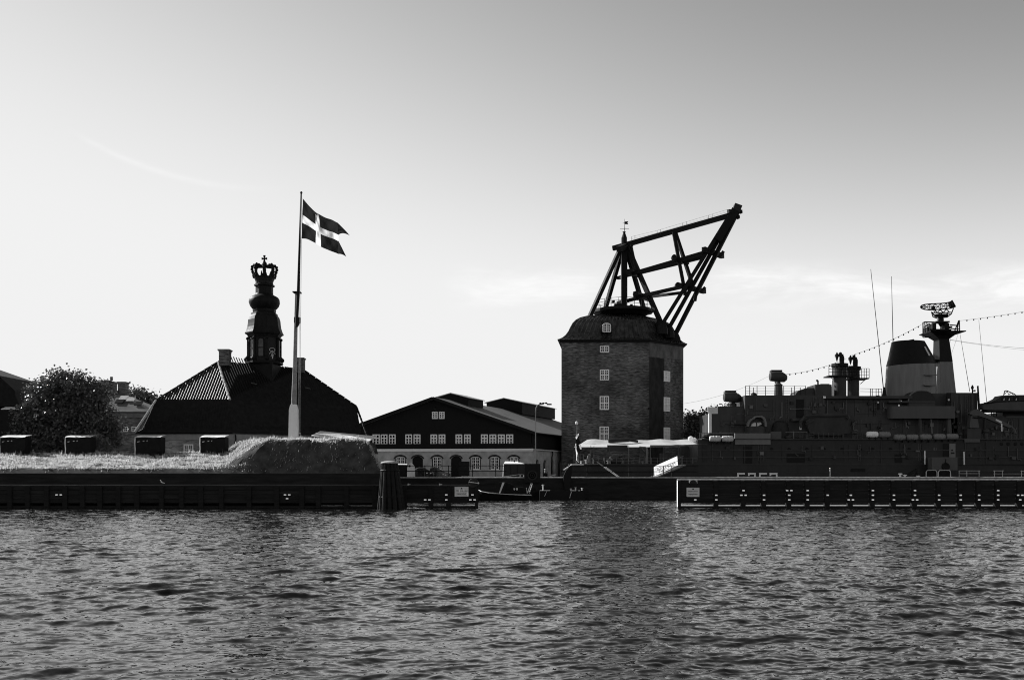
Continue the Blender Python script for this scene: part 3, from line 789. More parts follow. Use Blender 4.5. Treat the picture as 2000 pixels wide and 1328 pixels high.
# ------------------------------------------------------------------ guardhouse with mansard roof and crown spire
def guardhouse():
    A, B, C = V(-47.4, 125.2, 8.45), V(-35.0, 124.6, 8.45), V(-19.75, 136, 8.45)
    E = A + (C - B)
    v = (C - B).normalized(); u = (B - A).normalized()
    t = thing('guardhouse', 'brick guardhouse with a black mansard roof and a crowned spire', 'building', (A + B + C + E) / 4 - V(0, 0, 5.65))
    base = [A, B, C, E]
    cen = sum(base, V(0, 0, 0)) / 4
    Ab, Bb, Cb = P(306, 780, 127), P(449, 780, 126.8), P(696, 795, 139)
    zb_ = 12.75
    for p in (Ab, Bb, Cb): p.z = zb_
    Eb = Ab + (Cb - Bb)
    R1, R2 = P(426, 707, 132.8), P(592, 722, 138.6)
    # walls
    ins = lambda p: p + (cen - p) * .055
    wl = [ins(p) for p in base]
    m = MB(); m.prism([V(p.x, p.y, 2.79) for p in wl], (0, 0, 5.5)); m.build('wall', M_BRICKL, t)
    m = MB()
    ring = [p + (cen - p) * .035 for p in base]; m.prism([V(p.x, p.y, 7.55) for p in ring], (0, 0, .86)); m.build('cornice', mat('cornice_stone', .26, .85, .2, 2), t)
    ring = [p + (cen - p) * .045 for p in base]
    m = MB()
    for p, s in ((wl[1], 1),):
        d = V(0, 0, 0)
        wbox(m, V(p.x, p.y, 2.8), -u, V(0, -1, 0), -.06, 1.0, 0, 4.74, -.1, .08)
    m.build('corner_pier', mat('pier_brick', .24, .9, .25, 2), t)
    # roof: steep lower slopes, shallow upper ones
    rf = MB()
    fl = [p + (cen - p) * .06 + V(0, 0, .55) for p in base]           # sprocketed flare at the eaves
    top = [Ab, Bb, Cb, Eb]
    for i in range(4):
        j = (i + 1) % 4
        slab(rf, [base[i], base[j], fl[j], fl[i]], .12); slab(rf, [fl[i], fl[j], top[j], top[i]], .12)
    slab(rf, [Ab, Bb, R1], .12); slab(rf, [Bb, Cb, R2, R1], .12); slab(rf, [Cb, Eb, R2], .12); slab(rf, [Eb, Ab, R1, R2], .12)
    rf.prism([p - V(0, 0, .13) for p in base], (0, 0, .05))
    roof = rf.build('roof', M_TILE, t)
    m = MB()
    ribs_on(m, [Ab, Bb, R1], Ab, Bb, .345, .085, 7); m.build('tile_rolls', M_SUNROLL, roof, kind='stuff', smooth=True); m = MB()  # lighter rolls on this slope only: sunlight put into the colour
    dn = V(0, 0, -.05)
    ribs_on(m, [p + dn for p in (Bb, Cb, R2, R1)], Bb, Cb, .36, .075); ribs_on(m, [p + dn for p in (fl[0], fl[1], Bb, Ab)], fl[0], fl[1], .36, .075); ribs_on(m, [p + dn for p in (fl[1], fl[2], Cb, Bb)], fl[1], fl[2], .36, .075)
    m.build('tile_rolls', M_TILE, roof, kind='stuff', smooth=False)
    for nm, a_, b_, r_, mm in (('hip_cap', Bb, R1, .16, M_HIP), ('hip_cap', A + V(-.05, 0, .1), Ab + V(-.06, 0, 0), .14, M_HIP), ('hip_cap', Ab, R1, .14, M_TILE), ('hip_cap', Cb, R2, .14, M_TILE),
                       ('hip_cap', C, Cb, .14, M_TILE), ('ridge_cap', R1, R2, .17, M_TILE)):
        m = MB(); a_, b_ = Vector(a_), Vector(b_); nseg = 9
        for i in range(nseg): m.tube(a_.lerp(b_, i / nseg), a_.lerp(b_, (i + 1) / nseg - .01), r_ * 1.12, r_ * .9, 8)
        m.build(nm, mm, roof)
    # roof hatches
    for (px, py, d_) in ((496, 748, 131.0), (601, 757, 136.0)):
        m = MB(); c = P(px, py, d_ - .9); m.beam(c + V(-.35, 0, 0), c + V(.35, .1, -.15), .45, .08); m.build('roof_hatch', M_SLATE, roof)
    chimney(t, 425.5, 448.5, 682, 714, 130, 1.3)
    chimney(t, 578.5, 594, 698.5, 727, 136.2, 1.2)
    # small white window and downpipe
    nw = V(u.y, -u.x, 0)
    c0 = wl[0] + (wl[1] - wl[0]) * ((353 - 265) / (457 - 265)); c0.z = P(0, 886, 125).z
    window(t, c0 + V(0, -.08, 0), u, V(0, -1, 0), 1.22, 1.2, 2, 2, 2, fr=.13, mid=.16, glass=M_PALEGLASS)
    m = MB(); c = wl[1]; m.path([V(c.x + .3, c.y - .3, 8.2), V(c.x + .32, c.y - .15, 7.6), V(c.x + .12, c.y - .1, 7.0), V(c.x + .12, c.y - .1, 3)], .09, 8); m.build('downpipe', M_DARK, t)
    # spire --------------------------------------------------------
    DS = 135.5; kk_ = k(DS); cx = P(516.5, 0, DS).x
    zz = lambda py: CAM_H + (930 - py) * kk_
    oc = PI / 8
    def la(name, prof, m_, par, n=8, smooth=False):
        m = MB(); m.lathe((cx, DS, 0), [(r_ * kk_, zz(y_)) for r_, y_ in prof], n, phase=oc if n == 8 else 0); return m.build(name, m_, par, smooth=smooth)
    m = MB(); a_ = 29.5 * kk_
    m.prism([V(cx - a_, DS - a_ * .8, zz(748)), V(cx + a_ * .75, DS - a_ * 1.0, zz(748)), V(cx + a_ * 1.0, DS + a_ * .3, zz(748)), V(cx - a_ * .6, DS + a_, zz(748))], (0, 0, zz(711) - zz(748)))
    spire = m.build('spire', M_COPPER, t)
    la('base_moulding', [(34, 713), (36.5, 711), (36.5, 708.5), (33, 707)], M_COPPER, spire)
    la('lantern', [(31, 708), (31, 700), (29.5, 697), (29.5, 662), (31.5, 659), (33, 656.5), (36.5, 653.5)], mat('lantern_copper', .016, .5, .4, 2), spire)
    # lantern corner scrolls, windows and emblem
    for i in range(8):
        a_ = oc + PI / 4 * i; d = V(math.cos(a_), math.sin(a_), 0)
        m = MB(); c = V(cx, DS, 0) + d * 31.5 * kk_
        m.tube(c + V(0, 0, zz(708)), c + V(0, 0, zz(697)), 4.2 * kk_, 3.2 * kk_, 8); m.ball(c + d * 2.6 * kk_ + V(0, 0, zz(703)), 4.6 * kk_)
        m.tube(c + V(0, 0, zz(697)), c + V(0, 0, zz(660)), 1.9 * kk_, n=8); m.ball(c + d * .8 * kk_ + V(0, 0, zz(663)), 3.1 * kk_)
        m.build('corner_scroll', M_COPPER, spire)
    ap = 29.5 * kk_ * math.cos(oc)
    for i in (5, 6, 7, 4):
        a_ = PI / 4 * i; n = V(math.cos(a_), math.sin(a_), 0); u_ = V(-n.y, n.x, 0)
        c = V(cx, DS, 0) + n * ap
        if i == 7:
            m = MB(); b_ = c + n * .1
            m.path([b_ + UP * zz(703), b_ + UP * zz(694) + u_ * .1], .07); 
            m.path([b_ + UP * zz(694) - u_ * .45, b_ + UP * zz(687), b_ + UP * zz(694) + u_ * .45], .05); m.path([b_ + UP * zz(686) + u_ * .42 * math.cos(q_) + UP * .28 * math.sin(q_) for q_ in np.linspace(0, 2 * PI, 12)], .04)
            m.path([b_ + UP * zz(699) - u_ * .2, b_ + UP * zz(692)], .05); m.build('gilded_emblem', M_STEEL, spire); continue
        hw = 5.6 * kk_; z0, z1 = zz(700), zz(669)
        m = MB(); pts = [c + u_ * -hw + UP * z0, c + u_ * hw + UP * z0, c + u_ * hw + UP * z1] + [c + u_ * hw * math.cos(q_) + UP * (z1 + hw * 1.0 * math.sin(q_)) for q_ in np.linspace(.3, PI - .3, 7)] + [c + u_ * -hw + UP * z1]
        m.prism([p + n * .01 for p in pts], n * .03); pane = m.build('lantern_window', M_PALEGLASS if i != 6 else mat('dim_glass', .09, .2, .4, .7), spire)
        m = MB(); m.path([p + n * .05 for p in pts], .07, 6, True); m.beam(c + n * .06 - u_ * hw + UP * zz(682), c + n * .06 + u_ * hw + UP * zz(682), .12); m.build('window_frame', M_COPPER, spire)
    la('bell_roof', [(37, 654), (37.5, 651.5), (36, 650), (34.5, 646), (32.6, 640), (31.6, 633), (31, 626), (29, 620), (26, 616), (25.5, 613), (22, 611), (22.5, 608), (22.5, 605)], M_COPPER, spire)
    la('onion', [(21, 605.5), (24, 603), (28, 598), (30, 592), (29.5, 586), (27, 582), (22.5, 579), (18, 577), (17, 574)], M_COPPER, spire, 16, True)
    la('neck', [(17, 575), (17, 561), (20, 559.5), (20, 557), (17, 555.5), (17, 553)], M_COPPER, spire, 8)
    crown = la('crown', [(16.5, 556), (17, 551), (18.5, 547), (20, 543.5), (20.3, 541.5), (14, 541.6), (12, 546)], mat('crown_copper', .02, .5, .4, 3), spire, 16)
    m = MB(); c = V(cx, DS, 0)
    for i in range(8):
        a_ = PI / 4 * i + .2; d = V(math.cos(a_), math.sin(a_), 0)
        q_ = [(19.5, 542), (21.5, 534), (23.3, 527), (22.6, 522), (19, 519.8), (13, 520.3), (6, 521), (2, 518.5)]
        m.path([c + d * r_ * kk_ + UP * zz(y_) for r_, y_ in q_], .17, 6)
        for r_, y_ in ((24.2, 527), (23.6, 522), (20, 518.8), (14, 519.2), (22.8, 532), (21, 539)): m.ball(c + d * r_ * kk_ + UP * zz(y_), .19, n=6, m=4)
    m.build('crown_arch', M_COPPER, crown)
    m = MB()
    for i in range(16):
        a_ = PI / 8 * i; d = V(math.cos(a_), math.sin(a_), 0)
        m.tube(c + d * 20 * kk_ + UP * zz(543), c + d * (22.5 if i % 2 else 23.5) * kk_ + UP * zz(536.5 if i % 2 else 533.5), .2, .05, 6)
    m.build('crown_leaf', M_COPPER, crown)
    m = MB(); m.ball(c + UP * zz(516), 5 * kk_, n=12, m=8); m.build('orb', M_COPPER, crown, smooth=True)
    m = MB()
    def paw(p0, d, wd, w0):
        s = d.cross(V(0, 1, 0)).normalized()
        m.prism([p0 - s * w0, p0 + d - s * wd, p0 + d + s * wd, p0 + s * w0], (0, .16, 0))
    pc = c + UP * zz(505.5) + V(0, -.08, 0)
    for d, l_ in ((V(0, 0, 1), 6.6), (V(0, 0, -1), 7.0), (V(1, 0, 0), 5.3), (V(-1, 0, 0), 5.3)): paw(pc, d * l_ * kk_, 2.3 * kk_, .9 * kk_)
    m.build('cross', M_COPPER, crown)
    return t
guardhouse()

# ------------------------------------------------------------------ roofs at the far left
t = thing('gambrel_house', 'dark house end with a gambrel roof at the left edge, beside the big tree', 'building', P(-40, 930, 121))
m = MB(); m.ppoly([(-140, 885), (-140, 800), (30, 800), (30, 885)], 121, 9); m.build('wall', M_TAR, t)
m = MB(); m.ppoly([(-140, 770), (-80, 706), (-3, 733), (26, 759.5), (29, 763), (31, 775), (37.5, 789), (37, 792), (-140, 800)], 120.6, 9.8); m.build('roof', M_TILE, t)
m = MB(); m.prism([P(2, 798.5, 119), P(44, 798.5, 119), P(43, 787, 124), P(24, 788.5, 124)], (0, 0, -.08)); m.build('lean_to_roof', M_WHITE, t)
m = MB(); m.ppoly([(6, 800.5), (42, 800.5), (42, 885), (6, 885)], 119.3, 1.6); m.build('lean_to_wall', M_TAR, t)

D = 165
t = thing('rear_house', 'brick house with a hipped slate roof and chimneys between the tree and guardhouse', 'building', P(230, 930, D))
m = MB(); m.ppoly([(60, 935), (60, 806), (292, 806), (292, 935)], D, 14); m.build('wall', M_BRICK, t)
a, b_, c, d_ = P(55, 803, D - .5), P(298, 804, D - .5), P(196, 752, D + 7), P(60, 752, D + 7)
a2, b2 = V(a.x, D + 14.5, a.z), V(b_.x, D + 14.5, b_.z)
m = MB(); slab(m, [a, b_, c, d_], .15); slab(m, [b_, b2, c], .15); slab(m, [a2, b2, c, d_], .15); rf = m.build('roof', mat('weathered_slate', .11, .6, .6, .35, (1, 1, 3)), t)
m = MB(); m.pbox(58, 296, 806.5, 816, D - .3, .5); m.build('cornice', mat('brick_cornice', .12, .9, .3, 2), t)
nrm = (b_ - a).cross(d_ - a).normalized()
for i, (px, py) in enumerate(((232, 782), (246, 785), (224, 789), (262, 793), (212, 772))):
    f0 = (803 - py) / (803 - 752); c0 = a.lerp(d_, f0); x_ = P(px, py, c0.y).x
    m = MB(); p0 = V(x_, c0.y, c0.z) - nrm * -.05; s = (d_ - a); s = (s - V(1, 0, 0) * s.x).normalized()
    m.prism([p0, p0 + V(1.3, 0, 0), p0 + V(1.3, 0, 0) + s * 1.3, p0 + s * 1.3], nrm * .12 * (1 if nrm.z > 0 else -1)); m.build('skylight', M_STEEL if i < 2 else M_GLASS, rf)
chimney(t, 197, 211, 742, 772, D + 6.5, 1.6, pot=(211.5, 217, 735))
chimney(t, 209, 223, 745, 770, D + 7.4, 1.6)
chimney(t, 228.5, 246, 745.5, 778, D + 5.2, 1.6)
for px in (241.5, 257.5):
    window(t, P(px, 843, D) + V(0, -.02, 0), V(1, 0, 0), V(0, -1, 0), .75, .85, 1, 2, 2, fr=.1, glass=M_PALEGLASS)

# ------------------------------------------------------------------ black timber warehouse on a stone ground floor
def warehouse():
    K = V(2.95, 150.0, 0); b8 = math.radians(7); b22 = math.radians(21.5)
    u = V(-math.cos(b8), math.sin(b8), 0); v = V(math.sin(b22), math.cos(b22), 0)
    nf = V(-u.y * -1, 0, 0)
    nf = V(-math.sin(b8), -math.cos(b8), 0); nside = V(math.cos(b22), -math.sin(b22), 0)
    W, LG, zc, ze = 29.4, 46.0, 6.95, 9.9
    t = thing('warehouse', 'long black timber warehouse with white windows above a pale stone ground floor', 'building', K + u * 14 + v * 15 + V(0, 0, ZQ))
    ux = lambda px: (K.x - (px - 1000) / F * K.y) / (math.cos(b8) + (px - 1000) / F * math.sin(b8))    # distance along the front wall seen at px
    wz = lambda px, py: CAM_H + (930 - py) / F * (K.y + ux(px) * math.sin(b8))
    base = V(K.x, K.y, 0)
    # stone ground floor with real arched openings
    cen_f = [(782, 'w'), (815.5, 'd'), (853.5, 'w'), (891, 'd'), (928.5, 'w'), (966, 'w'), (1003.5, 'w')]
    ops = []
    for px, kd in cen_f:
        a_, b_ = ux(px + 10.5), ux(px - 10.5)
        zs = wz(px, 897); ops.append((a_, b_, wz(px, 917) if kd == 'w' else ZQ, zs, .62))
    m = MB(); wall_plate(m, base, u, nf, W, ZQ - .05, zc - .02, ops, .55); gf = m.build('stone_wall', M_STONE, t)
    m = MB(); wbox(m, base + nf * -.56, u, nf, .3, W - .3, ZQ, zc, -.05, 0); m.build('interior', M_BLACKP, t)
    for (a_, b_, zb_, zs, rise), (px, kd) in zip(sorted(ops), sorted(cen_f, reverse=True)):
        if kd == 'w':
            window(t, base + u * (b_ - .18) + nf * -.28 + UP * zb_, -u, nf, b_ - a_ - .36, zs - zb_ + rise * .62, 2, 2, 4, fr=.13, mid=.17, mt=.05)
            m = MB(); wbox(m, base + UP * zb_, u, nf, a_ - .1, b_ + .1, -.22, -.02, 0, .12); m.build('sill', M_PLASTER, t)
        else:
            m = MB(); wbox(m, base + nf * -.3, u, nf, a_ + .05, b_ - .05, ZQ, zs + rise * .7, -.08, 0); m.build('door', M_BLACKP, t)
        m = MB()                                             # brick arch over each opening
        for i in range(8):
            q0, q1 = (i / 8 - .5) * 2, ((i + 1) / 8 - .5) * 2
            f_ = lambda q_: zs + rise * math.sqrt(max(0, 1 - q_ * q_ * .96)) - rise * .2
            mid_, hw = (a_ + b_) / 2, (b_ - a_) / 2 + .12
            p0, p1 = base + u * (mid_ + hw * q0) + UP * (f_(q0) + .12) + nf * .015, base + u * (mid_ + hw * q1) + UP * (f_(q1) + .12) + nf * .015
            m.beam(p0, p1, .09, .22, up=nf.cross(u))
        m.build('arch', mat('arch_brick', .035, .9, .3, 3), t)
    # side wall
    sops = [(s - .75, s + .75, ZQ, 5.0, .7) for s in (2.5, 6.0, 9.6, 13.2)] + [(15.6, 17.2, 3.5, 6.2, 0)]
    m = MB(); wall_plate(m, base, v, nside, LG, ZQ - .05, zc - .02, sops, .5); m.build('stone_wall', M_STONE, t)
    for s in (2.5, 6.0, 9.6, 13.2):
        m = MB(); wbox(m, base + nside * -.3, v, nside, s - .74, s + .74, ZQ, 5.6, -.1, 0); m.build('door', M_BLACKP, t)
    window(t, base + v * 15.7 + nside * -.1 + UP * 3.5, v, nside, 1.4, 2.6, 2, 1, 3, fr=.1)
    # cornice band
    m = MB(); wbox(m, base + nf * .0, u, nf, -.28, W, zc, zc + .22, -.3, .34); wbox(m, base, u, nf, -.2, W, zc - .16, zc - .004, -.2, .2); m.build('cornice', M_WHITE, t)
    m = MB(); wbox(m, base, v, nside, .02, LG, zc + .003, zc + .203, -.3, .28); m.build('cornice', M_PLASTER, t)
    # black boarded upper storey: gable end and long side
    hw = W / 2; za = 15.0
    p = lambda s, z, d=0: base + u * s + nf * d + UP * z
    m = MB(); m.prism([p(.1, zc + .22), p(W, zc + .22), p(W, ze), p(hw, za - .25), p(.1, ze)], nf * -.4); m.build('gable_wall', M_BLACKWOOD, t)
    m = MB(); wbox(m, base + v * .45, v, nside, 0, LG, zc + .22, ze, -.4, -.08); m.build('side_wall', M_BLACKWOOD, t)
    m = MB(); wbox(m, p(0, 0), u, nf, -.05, W, zc + .25, zc + .75, 0, .3); wbox(m, p(0, 0), u, nf, -.05, W, zc + .76, zc + 1.0, 0, .2); m.build('apron_board', M_BLACKWOOD, t)
    sl = (za - ze) / hw
    def roof_pt(s, d): return base + u * s + v * d + UP * (za - abs(s - hw) * sl)
    m = MB()
    slab(m, [roof_pt(-.9, -.9), roof_pt(hw, -.9), roof_pt(hw, LG), roof_pt(-.9, LG)], .22); slab(m, [roof_pt(hw, -.9), roof_pt(W + .9, -.9), roof_pt(W + .9, LG), roof_pt(hw, LG)], .22)
    roof = m.build('roof', M_SLATE, t)
    m = MB()
    for s0, s1 in ((-.95, hw), (hw, W + .95)): m.beam(roof_pt(s0, -1.0) - V(0, 0, .15), roof_pt(s1, -1.0) - V(0, 0, .15), .12, .42)
    m.build('barge_board', M_BLACKP, roof)
    m = MB(); m.tube(roof_pt(-.98, -.9) - V(0, 0, .1), roof_pt(-.98, LG) - V(0, 0, .1), .1, n=8); m.build('gutter', M_DARK, roof)
    # roof monitors astride the ridge
    for d0, d1, hw_, zt in ((5.6, 11.5, 2.75, 1.05), (28, 46, 3.2, 1.9)):
        q_ = lambda s, d, z: base + u * (hw + s) + v * d + UP * (za + z)
        m = MB(); m.prism([q_(-hw_, d0, -.9), q_(hw_, d0, -.9), q_(hw_, d0, zt - .75), q_(0, d0, zt), q_(-hw_, d0, zt - .75)], v * (d1 - d0)); mon = m.build('roof_monitor', M_BLACKWOOD, roof)
        m = MB(); slab(m, [q_(-hw_ - .3, d0 - .3, zt - .72), q_(0, d0 - .3, zt + .1), q_(0, d1, zt + .1), q_(-hw_ - .3, d1, zt - .72)], .1); slab(m, [q_(0, d0 - .3, zt + .1), q_(hw_ + .3, d0 - .3, zt - .72), q_(hw_ + .3, d1, zt - .72), q_(0, d1, zt + .1)], .1); m.build('monitor_roof', mat('pale_roofing', .4, .6, .25, .8), mon)
    # upper windows
    for grp in ((728, 742), (744, 757), (760, 773), (792, 805), (808, 821.5), (841, 854), (857, 870), (890, 903), (906.5, 919.5), (939.5, 953), (956, 969.5), (972.5, 986), (988.5, 1002.5)):
        a_, b_ = ux(grp[0]), ux(grp[1]); px = sum(grp) / 2
        z0, z1 = wz(px, 868.3), wz(px, 848.2)
        window(t, p(a_, z0, .0), -u, nf, a_ - b_, z1 - z0, 2, 1, 3, transom=.62, fr=.16, mid=.16, mt=.05, back=-.002, depth=.12)
    for grp in ((844, 855.2), (857.5, 868.5)):
        a_, b_ = ux(grp[0]), ux(grp[1]); px = sum(grp) / 2
        window(t, p(a_, wz(px, 818), .0), -u, nf, a_ - b_, wz(px, 804) - wz(px, 818), 2, 1, 3, fr=.15, mid=.15, mt=.07, back=-.002, depth=.12)
    m = MB(); c = p(ux(851), wz(851, 795), .1); m.path([c, c + nf * .5 + UP * .15, c + nf * .8 - UP * .15], .05); m.lathe(c + nf * .8 - UP * .35, [(.24, 0), (.2, .12), (.06, .2)], 10); m.build('wall_lamp', M_DARK, t)
    m = MB(); c = base + v * 9 + nside * .12; m.path([c + UP * 7.1, c + UP * 6.6 + nside * .15, c + UP * 6 , c + UP * 2.8], .09, 8); m.build('downpipe', M_DARK, t)
    return t
warehouse()

# ------------------------------------------------------------------ masting crane: brick tower, copper roof and timber sheers
def crane():
    FL, FR, CR = V(7.95, 160, 0), V(22.0, 159.6, 0), V(28.4, 165, 0)
    BR, BL = V(28.8, 177, 0), V(9.8, 177.5, 0)
    plan = [FL, FR, CR, BR, BL]; zt = 24.75
    t = thing('masting_crane', 'old brick masting crane with a curved copper roof and huge black timber jib', 'crane', V(18.5, 168, ZQ))
    m = MB(); m.prism([V(p.x, p.y, ZQ - .1) for p in plan], (0, 0, zt - ZQ + .1)); tower = m.build('tower', M_BRICK, t)
    # rough plaster patch under the eaves and a thin darker strip on the canted side
    d = (CR - FR).normalized(); nc = V(d.y, -d.x, 0)
    m = MB(); wbox(m, FR + UP * 0, d, nc, .02, 8.2, P(0, 697, 160).z, zt - .05, 0, .06); m.build('render_band', mat('old_render', .11, .95, .5, 1.0, (1, 1, .4), .6), tower)
    m = MB(); wbox(m, FR, d, nc, .0, 3.6, ZQ, P(0, 698, 160).z, .0, .05); m.build('dark_strip', mat('dark_strip_brick', .028, .9, .6, 1.2, (1, 1, .5), .4), tower)
    m = MB(); wbox(m, FL + UP * 0, V(1, -.028, 0).normalized(), V(0, -1, 0), 3.35, 3.6, ZQ, zt - .1, 0, .04); m.build('pilaster_joint', M_BRICK, tower)
    m = MB(); wbox(m, FR, V(-1, 0, 0), V(0, -1, 0), -.25, .25, P(0, 800, 160).z, P(0, 796, 160).z, 0, .2); m.build('tie_plate', M_DARK, tower)
    def off(dist):
        n = len(plan); res = []
        cen = sum(plan, V(0, 0, 0)) / n
        lines = []
        for i in range(n):
            a_, b_ = plan[i], plan[(i + 1) % n]; dd = (b_ - a_).normalized(); nn = V(-dd.y, dd.x, 0)
            if (cen - a_).dot(nn) < 0: nn = -nn
            lines.append((a_ + nn * dist, dd))
        for i in range(n):
            (p1, d1), (p2, d2) = lines[i - 1], lines[i]
            den = d1.x * d2.y - d1.y * d2.x
            s = ((p2 - p1).x * d2.y - (p2 - p1).y * d2.x) / den
            res.append(p1 + d1 * s)
        return res
    prof = [(-.62, 0), (-.3, .12), (.15, .4), (.65, .9), (1.05, 1.55), (1.35, 2.25), (1.7, 2.95), (2.2, 3.55), (2.9, 4.05), (3.9, 4.45), (5.2, 4.8), (6.5, 5.25)]
    z0 = zt + .12
    m = MB(); m.loft([[p + UP * (z0 + h - .07) for p in off(ds + .05)] for ds, h in prof]); roof = m.build('roof', M_COPPER, t)
    m = MB(); m.prism([p + UP * (zt - .05) for p in off(-.55)], (0, 0, .16)); m.prism([p + UP * (zt - .3) for p in off(-.25)], (0, 0, .246)); m.build('eaves', M_DARK, roof)
    rings = [[p + UP * (z0 + h) for p in off(ds)] for ds, h in prof]
    for side, cnt in ((0, 18), (1, 9), (4, 14), (2, 8)):
        for i in range(cnt):
            m = MB(); vs_ = []
            nxt = (side + 1) % 5
            if (nxt == 0): nxt = 0
            for rg in rings:
                a_, b_ = rg[side], rg[nxt]
                e_ = .045 / cnt
                vs_.append((a_.lerp(b_, i / cnt + e_), a_.lerp(b_, (i + 1) / cnt - e_)))
            for (l0, r0), (l1, r1) in zip(vs_, vs_[1:]):
                m.quad(l0, r0, r1, l1)
            ps = [a_.lerp(b_, 0) for a_, b_ in vs_]
            for q0, q1 in zip(ps, ps[1:]): m.beam(q0 + UP * .02, q1 + UP * .02, .07, .09)
            m.build('roof_panel', M_ROOFCU, roof, fix=False)
    # windows of the broad side
    uw, nw = V(1, -.0285, 0).normalized(), V(-.0285, -1, 0).normalized()
    def onf(px, py):
        s = (px - 1000) / F; x_ = s * 160
        return V(x_, 160 - (x_ - 7.95) * .0285, CAM_H + (930 - py) / F * 160)
    for (x0, x1, y0, y1, tr_, mr_) in ((1171.5, 1189.5, 676, 688.8, None, 2), (1171.3, 1189.3, 722, 743, .5, 4), (1171, 1189, 773.7, 800.5, .5, 4), (1170.7, 1188.7, 833, 862, .52, 4)):
        a_, c_ = onf(x0, y1), onf(x1, y0)
        f_ = window(t, a_, uw, nw, c_.x - a_.x, c_.z - a_.z, 2, 2, mr_, transom=tr_, fr=.15, mid=.17, mt=.05, back=-.002, depth=.1)
        m = MB(); wbox(m, a_, uw, nw, -.12, c_.x - a_.x + .12, -.16, -.01, 0, .16); m.build('sill', M_BRICK, f_)
    # windows of the canted side
    for (y0, y1) in ((725, 745.5), (776, 803.5), (835, 862)):
        sdist = .5 * (CR - FR).length
        c = FR + d * sdist; dd = c.y
        a_ = FR + d * (sdist - .8) + nc * .07 + UP * P(0, y1, dd).z
        window(t, a_, d, nc, 1.5, P(0, y0, dd).z - P(0, y1, dd).z, 2, 2, 4, transom=.5, fr=.14, mid=.15, mt=.05, back=-.002, depth=.1, glass=M_SKYGLASS)
    # arched dormer in the roof
    c = onf(1177.5, 649); dy = -.2; hw = (1192 - 1177.8) * k(160) / 2 * 1.05
    dc = V(c.x + hw, 160.0, P(0, 648.5, 160.2).z); hh = P(0, 636, 160).z - P(0, 648.5, 160).z
    arch = lambda s, e_: [dc + V(-s, 0, -e_), dc + V(s, 0, -e_), dc + V(s, 0, hh)] + [dc + V(s * math.cos(q_), 0, hh + (s * .55) * math.sin(q_)) for q_ in np.linspace(.3, PI - .3, 7)] + [dc + V(-s, 0, hh)]
    m = MB(); m.prism([p + V(0, .05, 0) for p in arch(hw + .28, .12)], (0, 3.2, 0)); dor = m.build('dormer', M_COPPER, roof)
    m = MB(); m.prism([p + V(0, .0, 0) for p in arch(hw, 0)], (0, .06, 0)); m.build('pane', M_GLASS, dor)
    m = MB(); m.path([p + V(0, -.02, 0) for p in arch(hw, 0)], .085, 6, True); m.beam(dc + V(0, -.02, 0), dc + V(0, -.02, hh + hw * .5), .16)
    for s in (-.5, .5): m.beam(dc + V(s * hw, -.015, 0), dc + V(s * hw, -.015, hh + hw * .4), .06)
    for z_ in (.33, .66): m.beam(dc + V(-hw, -.01, hh * 1.2 * z_), dc + V(hw, -.01, hh * 1.2 * z_), .06)
    m.build('window', M_WHITE, dor)
    # platform with railing
    DM = 168.0; cx = P(1217.5, 0, DM).x
    zz = lambda py: CAM_H + (930 - py) / F * DM
    R_ = 59.0 * k(DM)
    m = MB(); m.lathe((cx, DM, 0), [(3.6, zz(618)), (4.4, zz(613.5)), (R_, zz(611.5)), (R_, zz(606.5)), (R_ - .4, zz(606))], 12, phase=.26); m.build('platform', M_DARK, t)
    m = MB(); npost = 24
    pr = [V(cx + (R_ - .1) * math.cos(2 * PI * i / npost), DM + (R_ - .1) * math.sin(2 * PI * i / npost), 0) for i in range(npost)]
    for p in pr: m.tube(p + UP * zz(607), p + UP * zz(590.5), .045, n=5)
    for y_ in (590.5, 596, 601): m.path([p + UP * zz(y_) for p in pr], .035, 5, True)
    m.build('railing', M_DARK, t)
    for (x0, x1, y0, y1, dd) in ((1200, 1215, 593, 607, 165), (1196, 1201, 586, 590, 163.5), (1231, 1236, 594, 597, 164)):
        m = MB(); m.pbox(x0, x1, y0, y1, dd, 1.2); m.build('winch_housing', M_BEAM, t)
    # mast and finial
    m = MB(); m.beam(P(1219, 612, DM), P(1219, 478, DM), .98); m.build('mast', M_BEAM, t)
    m = MB(); m.lathe((P(1219, 0, DM).x, DM, 0), [(5.6 * k(DM), zz(486)), (5.6 * k(DM), zz(465)), (4.6 * k(DM), zz(462)), (2.8 * k(DM), zz(457)), (2.2 * k(DM), zz(454)), (.3, zz(453))], 10); m.build('mast_head', M_COPPER, t)
    m = MB(); x_ = P(1219.8, 0, DM).x; m.tube(V(x_, DM, zz(455)), V(x_, DM, zz(428)), .05, .02, 6); m.tube(V(x_ - .75, DM, zz(447.6)), V(x_ + .75, DM, zz(447.2)), .03, n=5); m.tube(V(x_, DM - .7, zz(447.4)), V(x_, DM + .7, zz(447.4)), .03, n=5)
    vane = m.build('weather_vane', M_DARK, t)
    m = MB(); m.prism([V(x_ + .02, DM, zz(438.2)), V(x_ + .65, DM, zz(438.4)), V(x_ + .48, DM, zz(435.6)), V(x_ + .65, DM, zz(432.6)), V(x_ + .02, DM, zz(433))], (0, .03, 0)); m.prism([V(x_, DM, zz(436.4)), V(x_ - .4, DM, zz(436.2)), V(x_, DM, zz(435.4))], (0, .03, 0)); m.build('pennant', M_DARK, vane)
    # timber members: (px, py, distance) at both ends, width, depth
    def leg(name, a_, b_, w_, h_=None):
        m = MB(); m.beam(P(*a_), P(*b_), w_, h_ or w_); return m.build(name, M_BEAM, t)
    mast_d = DM
    leg('sheer_leg', (1151.5, 619, 165.0), (1213, 483, 168.0), .62); leg('sheer_leg', (1181.5, 606, 173.5), (1216, 486, 168.2), .62)
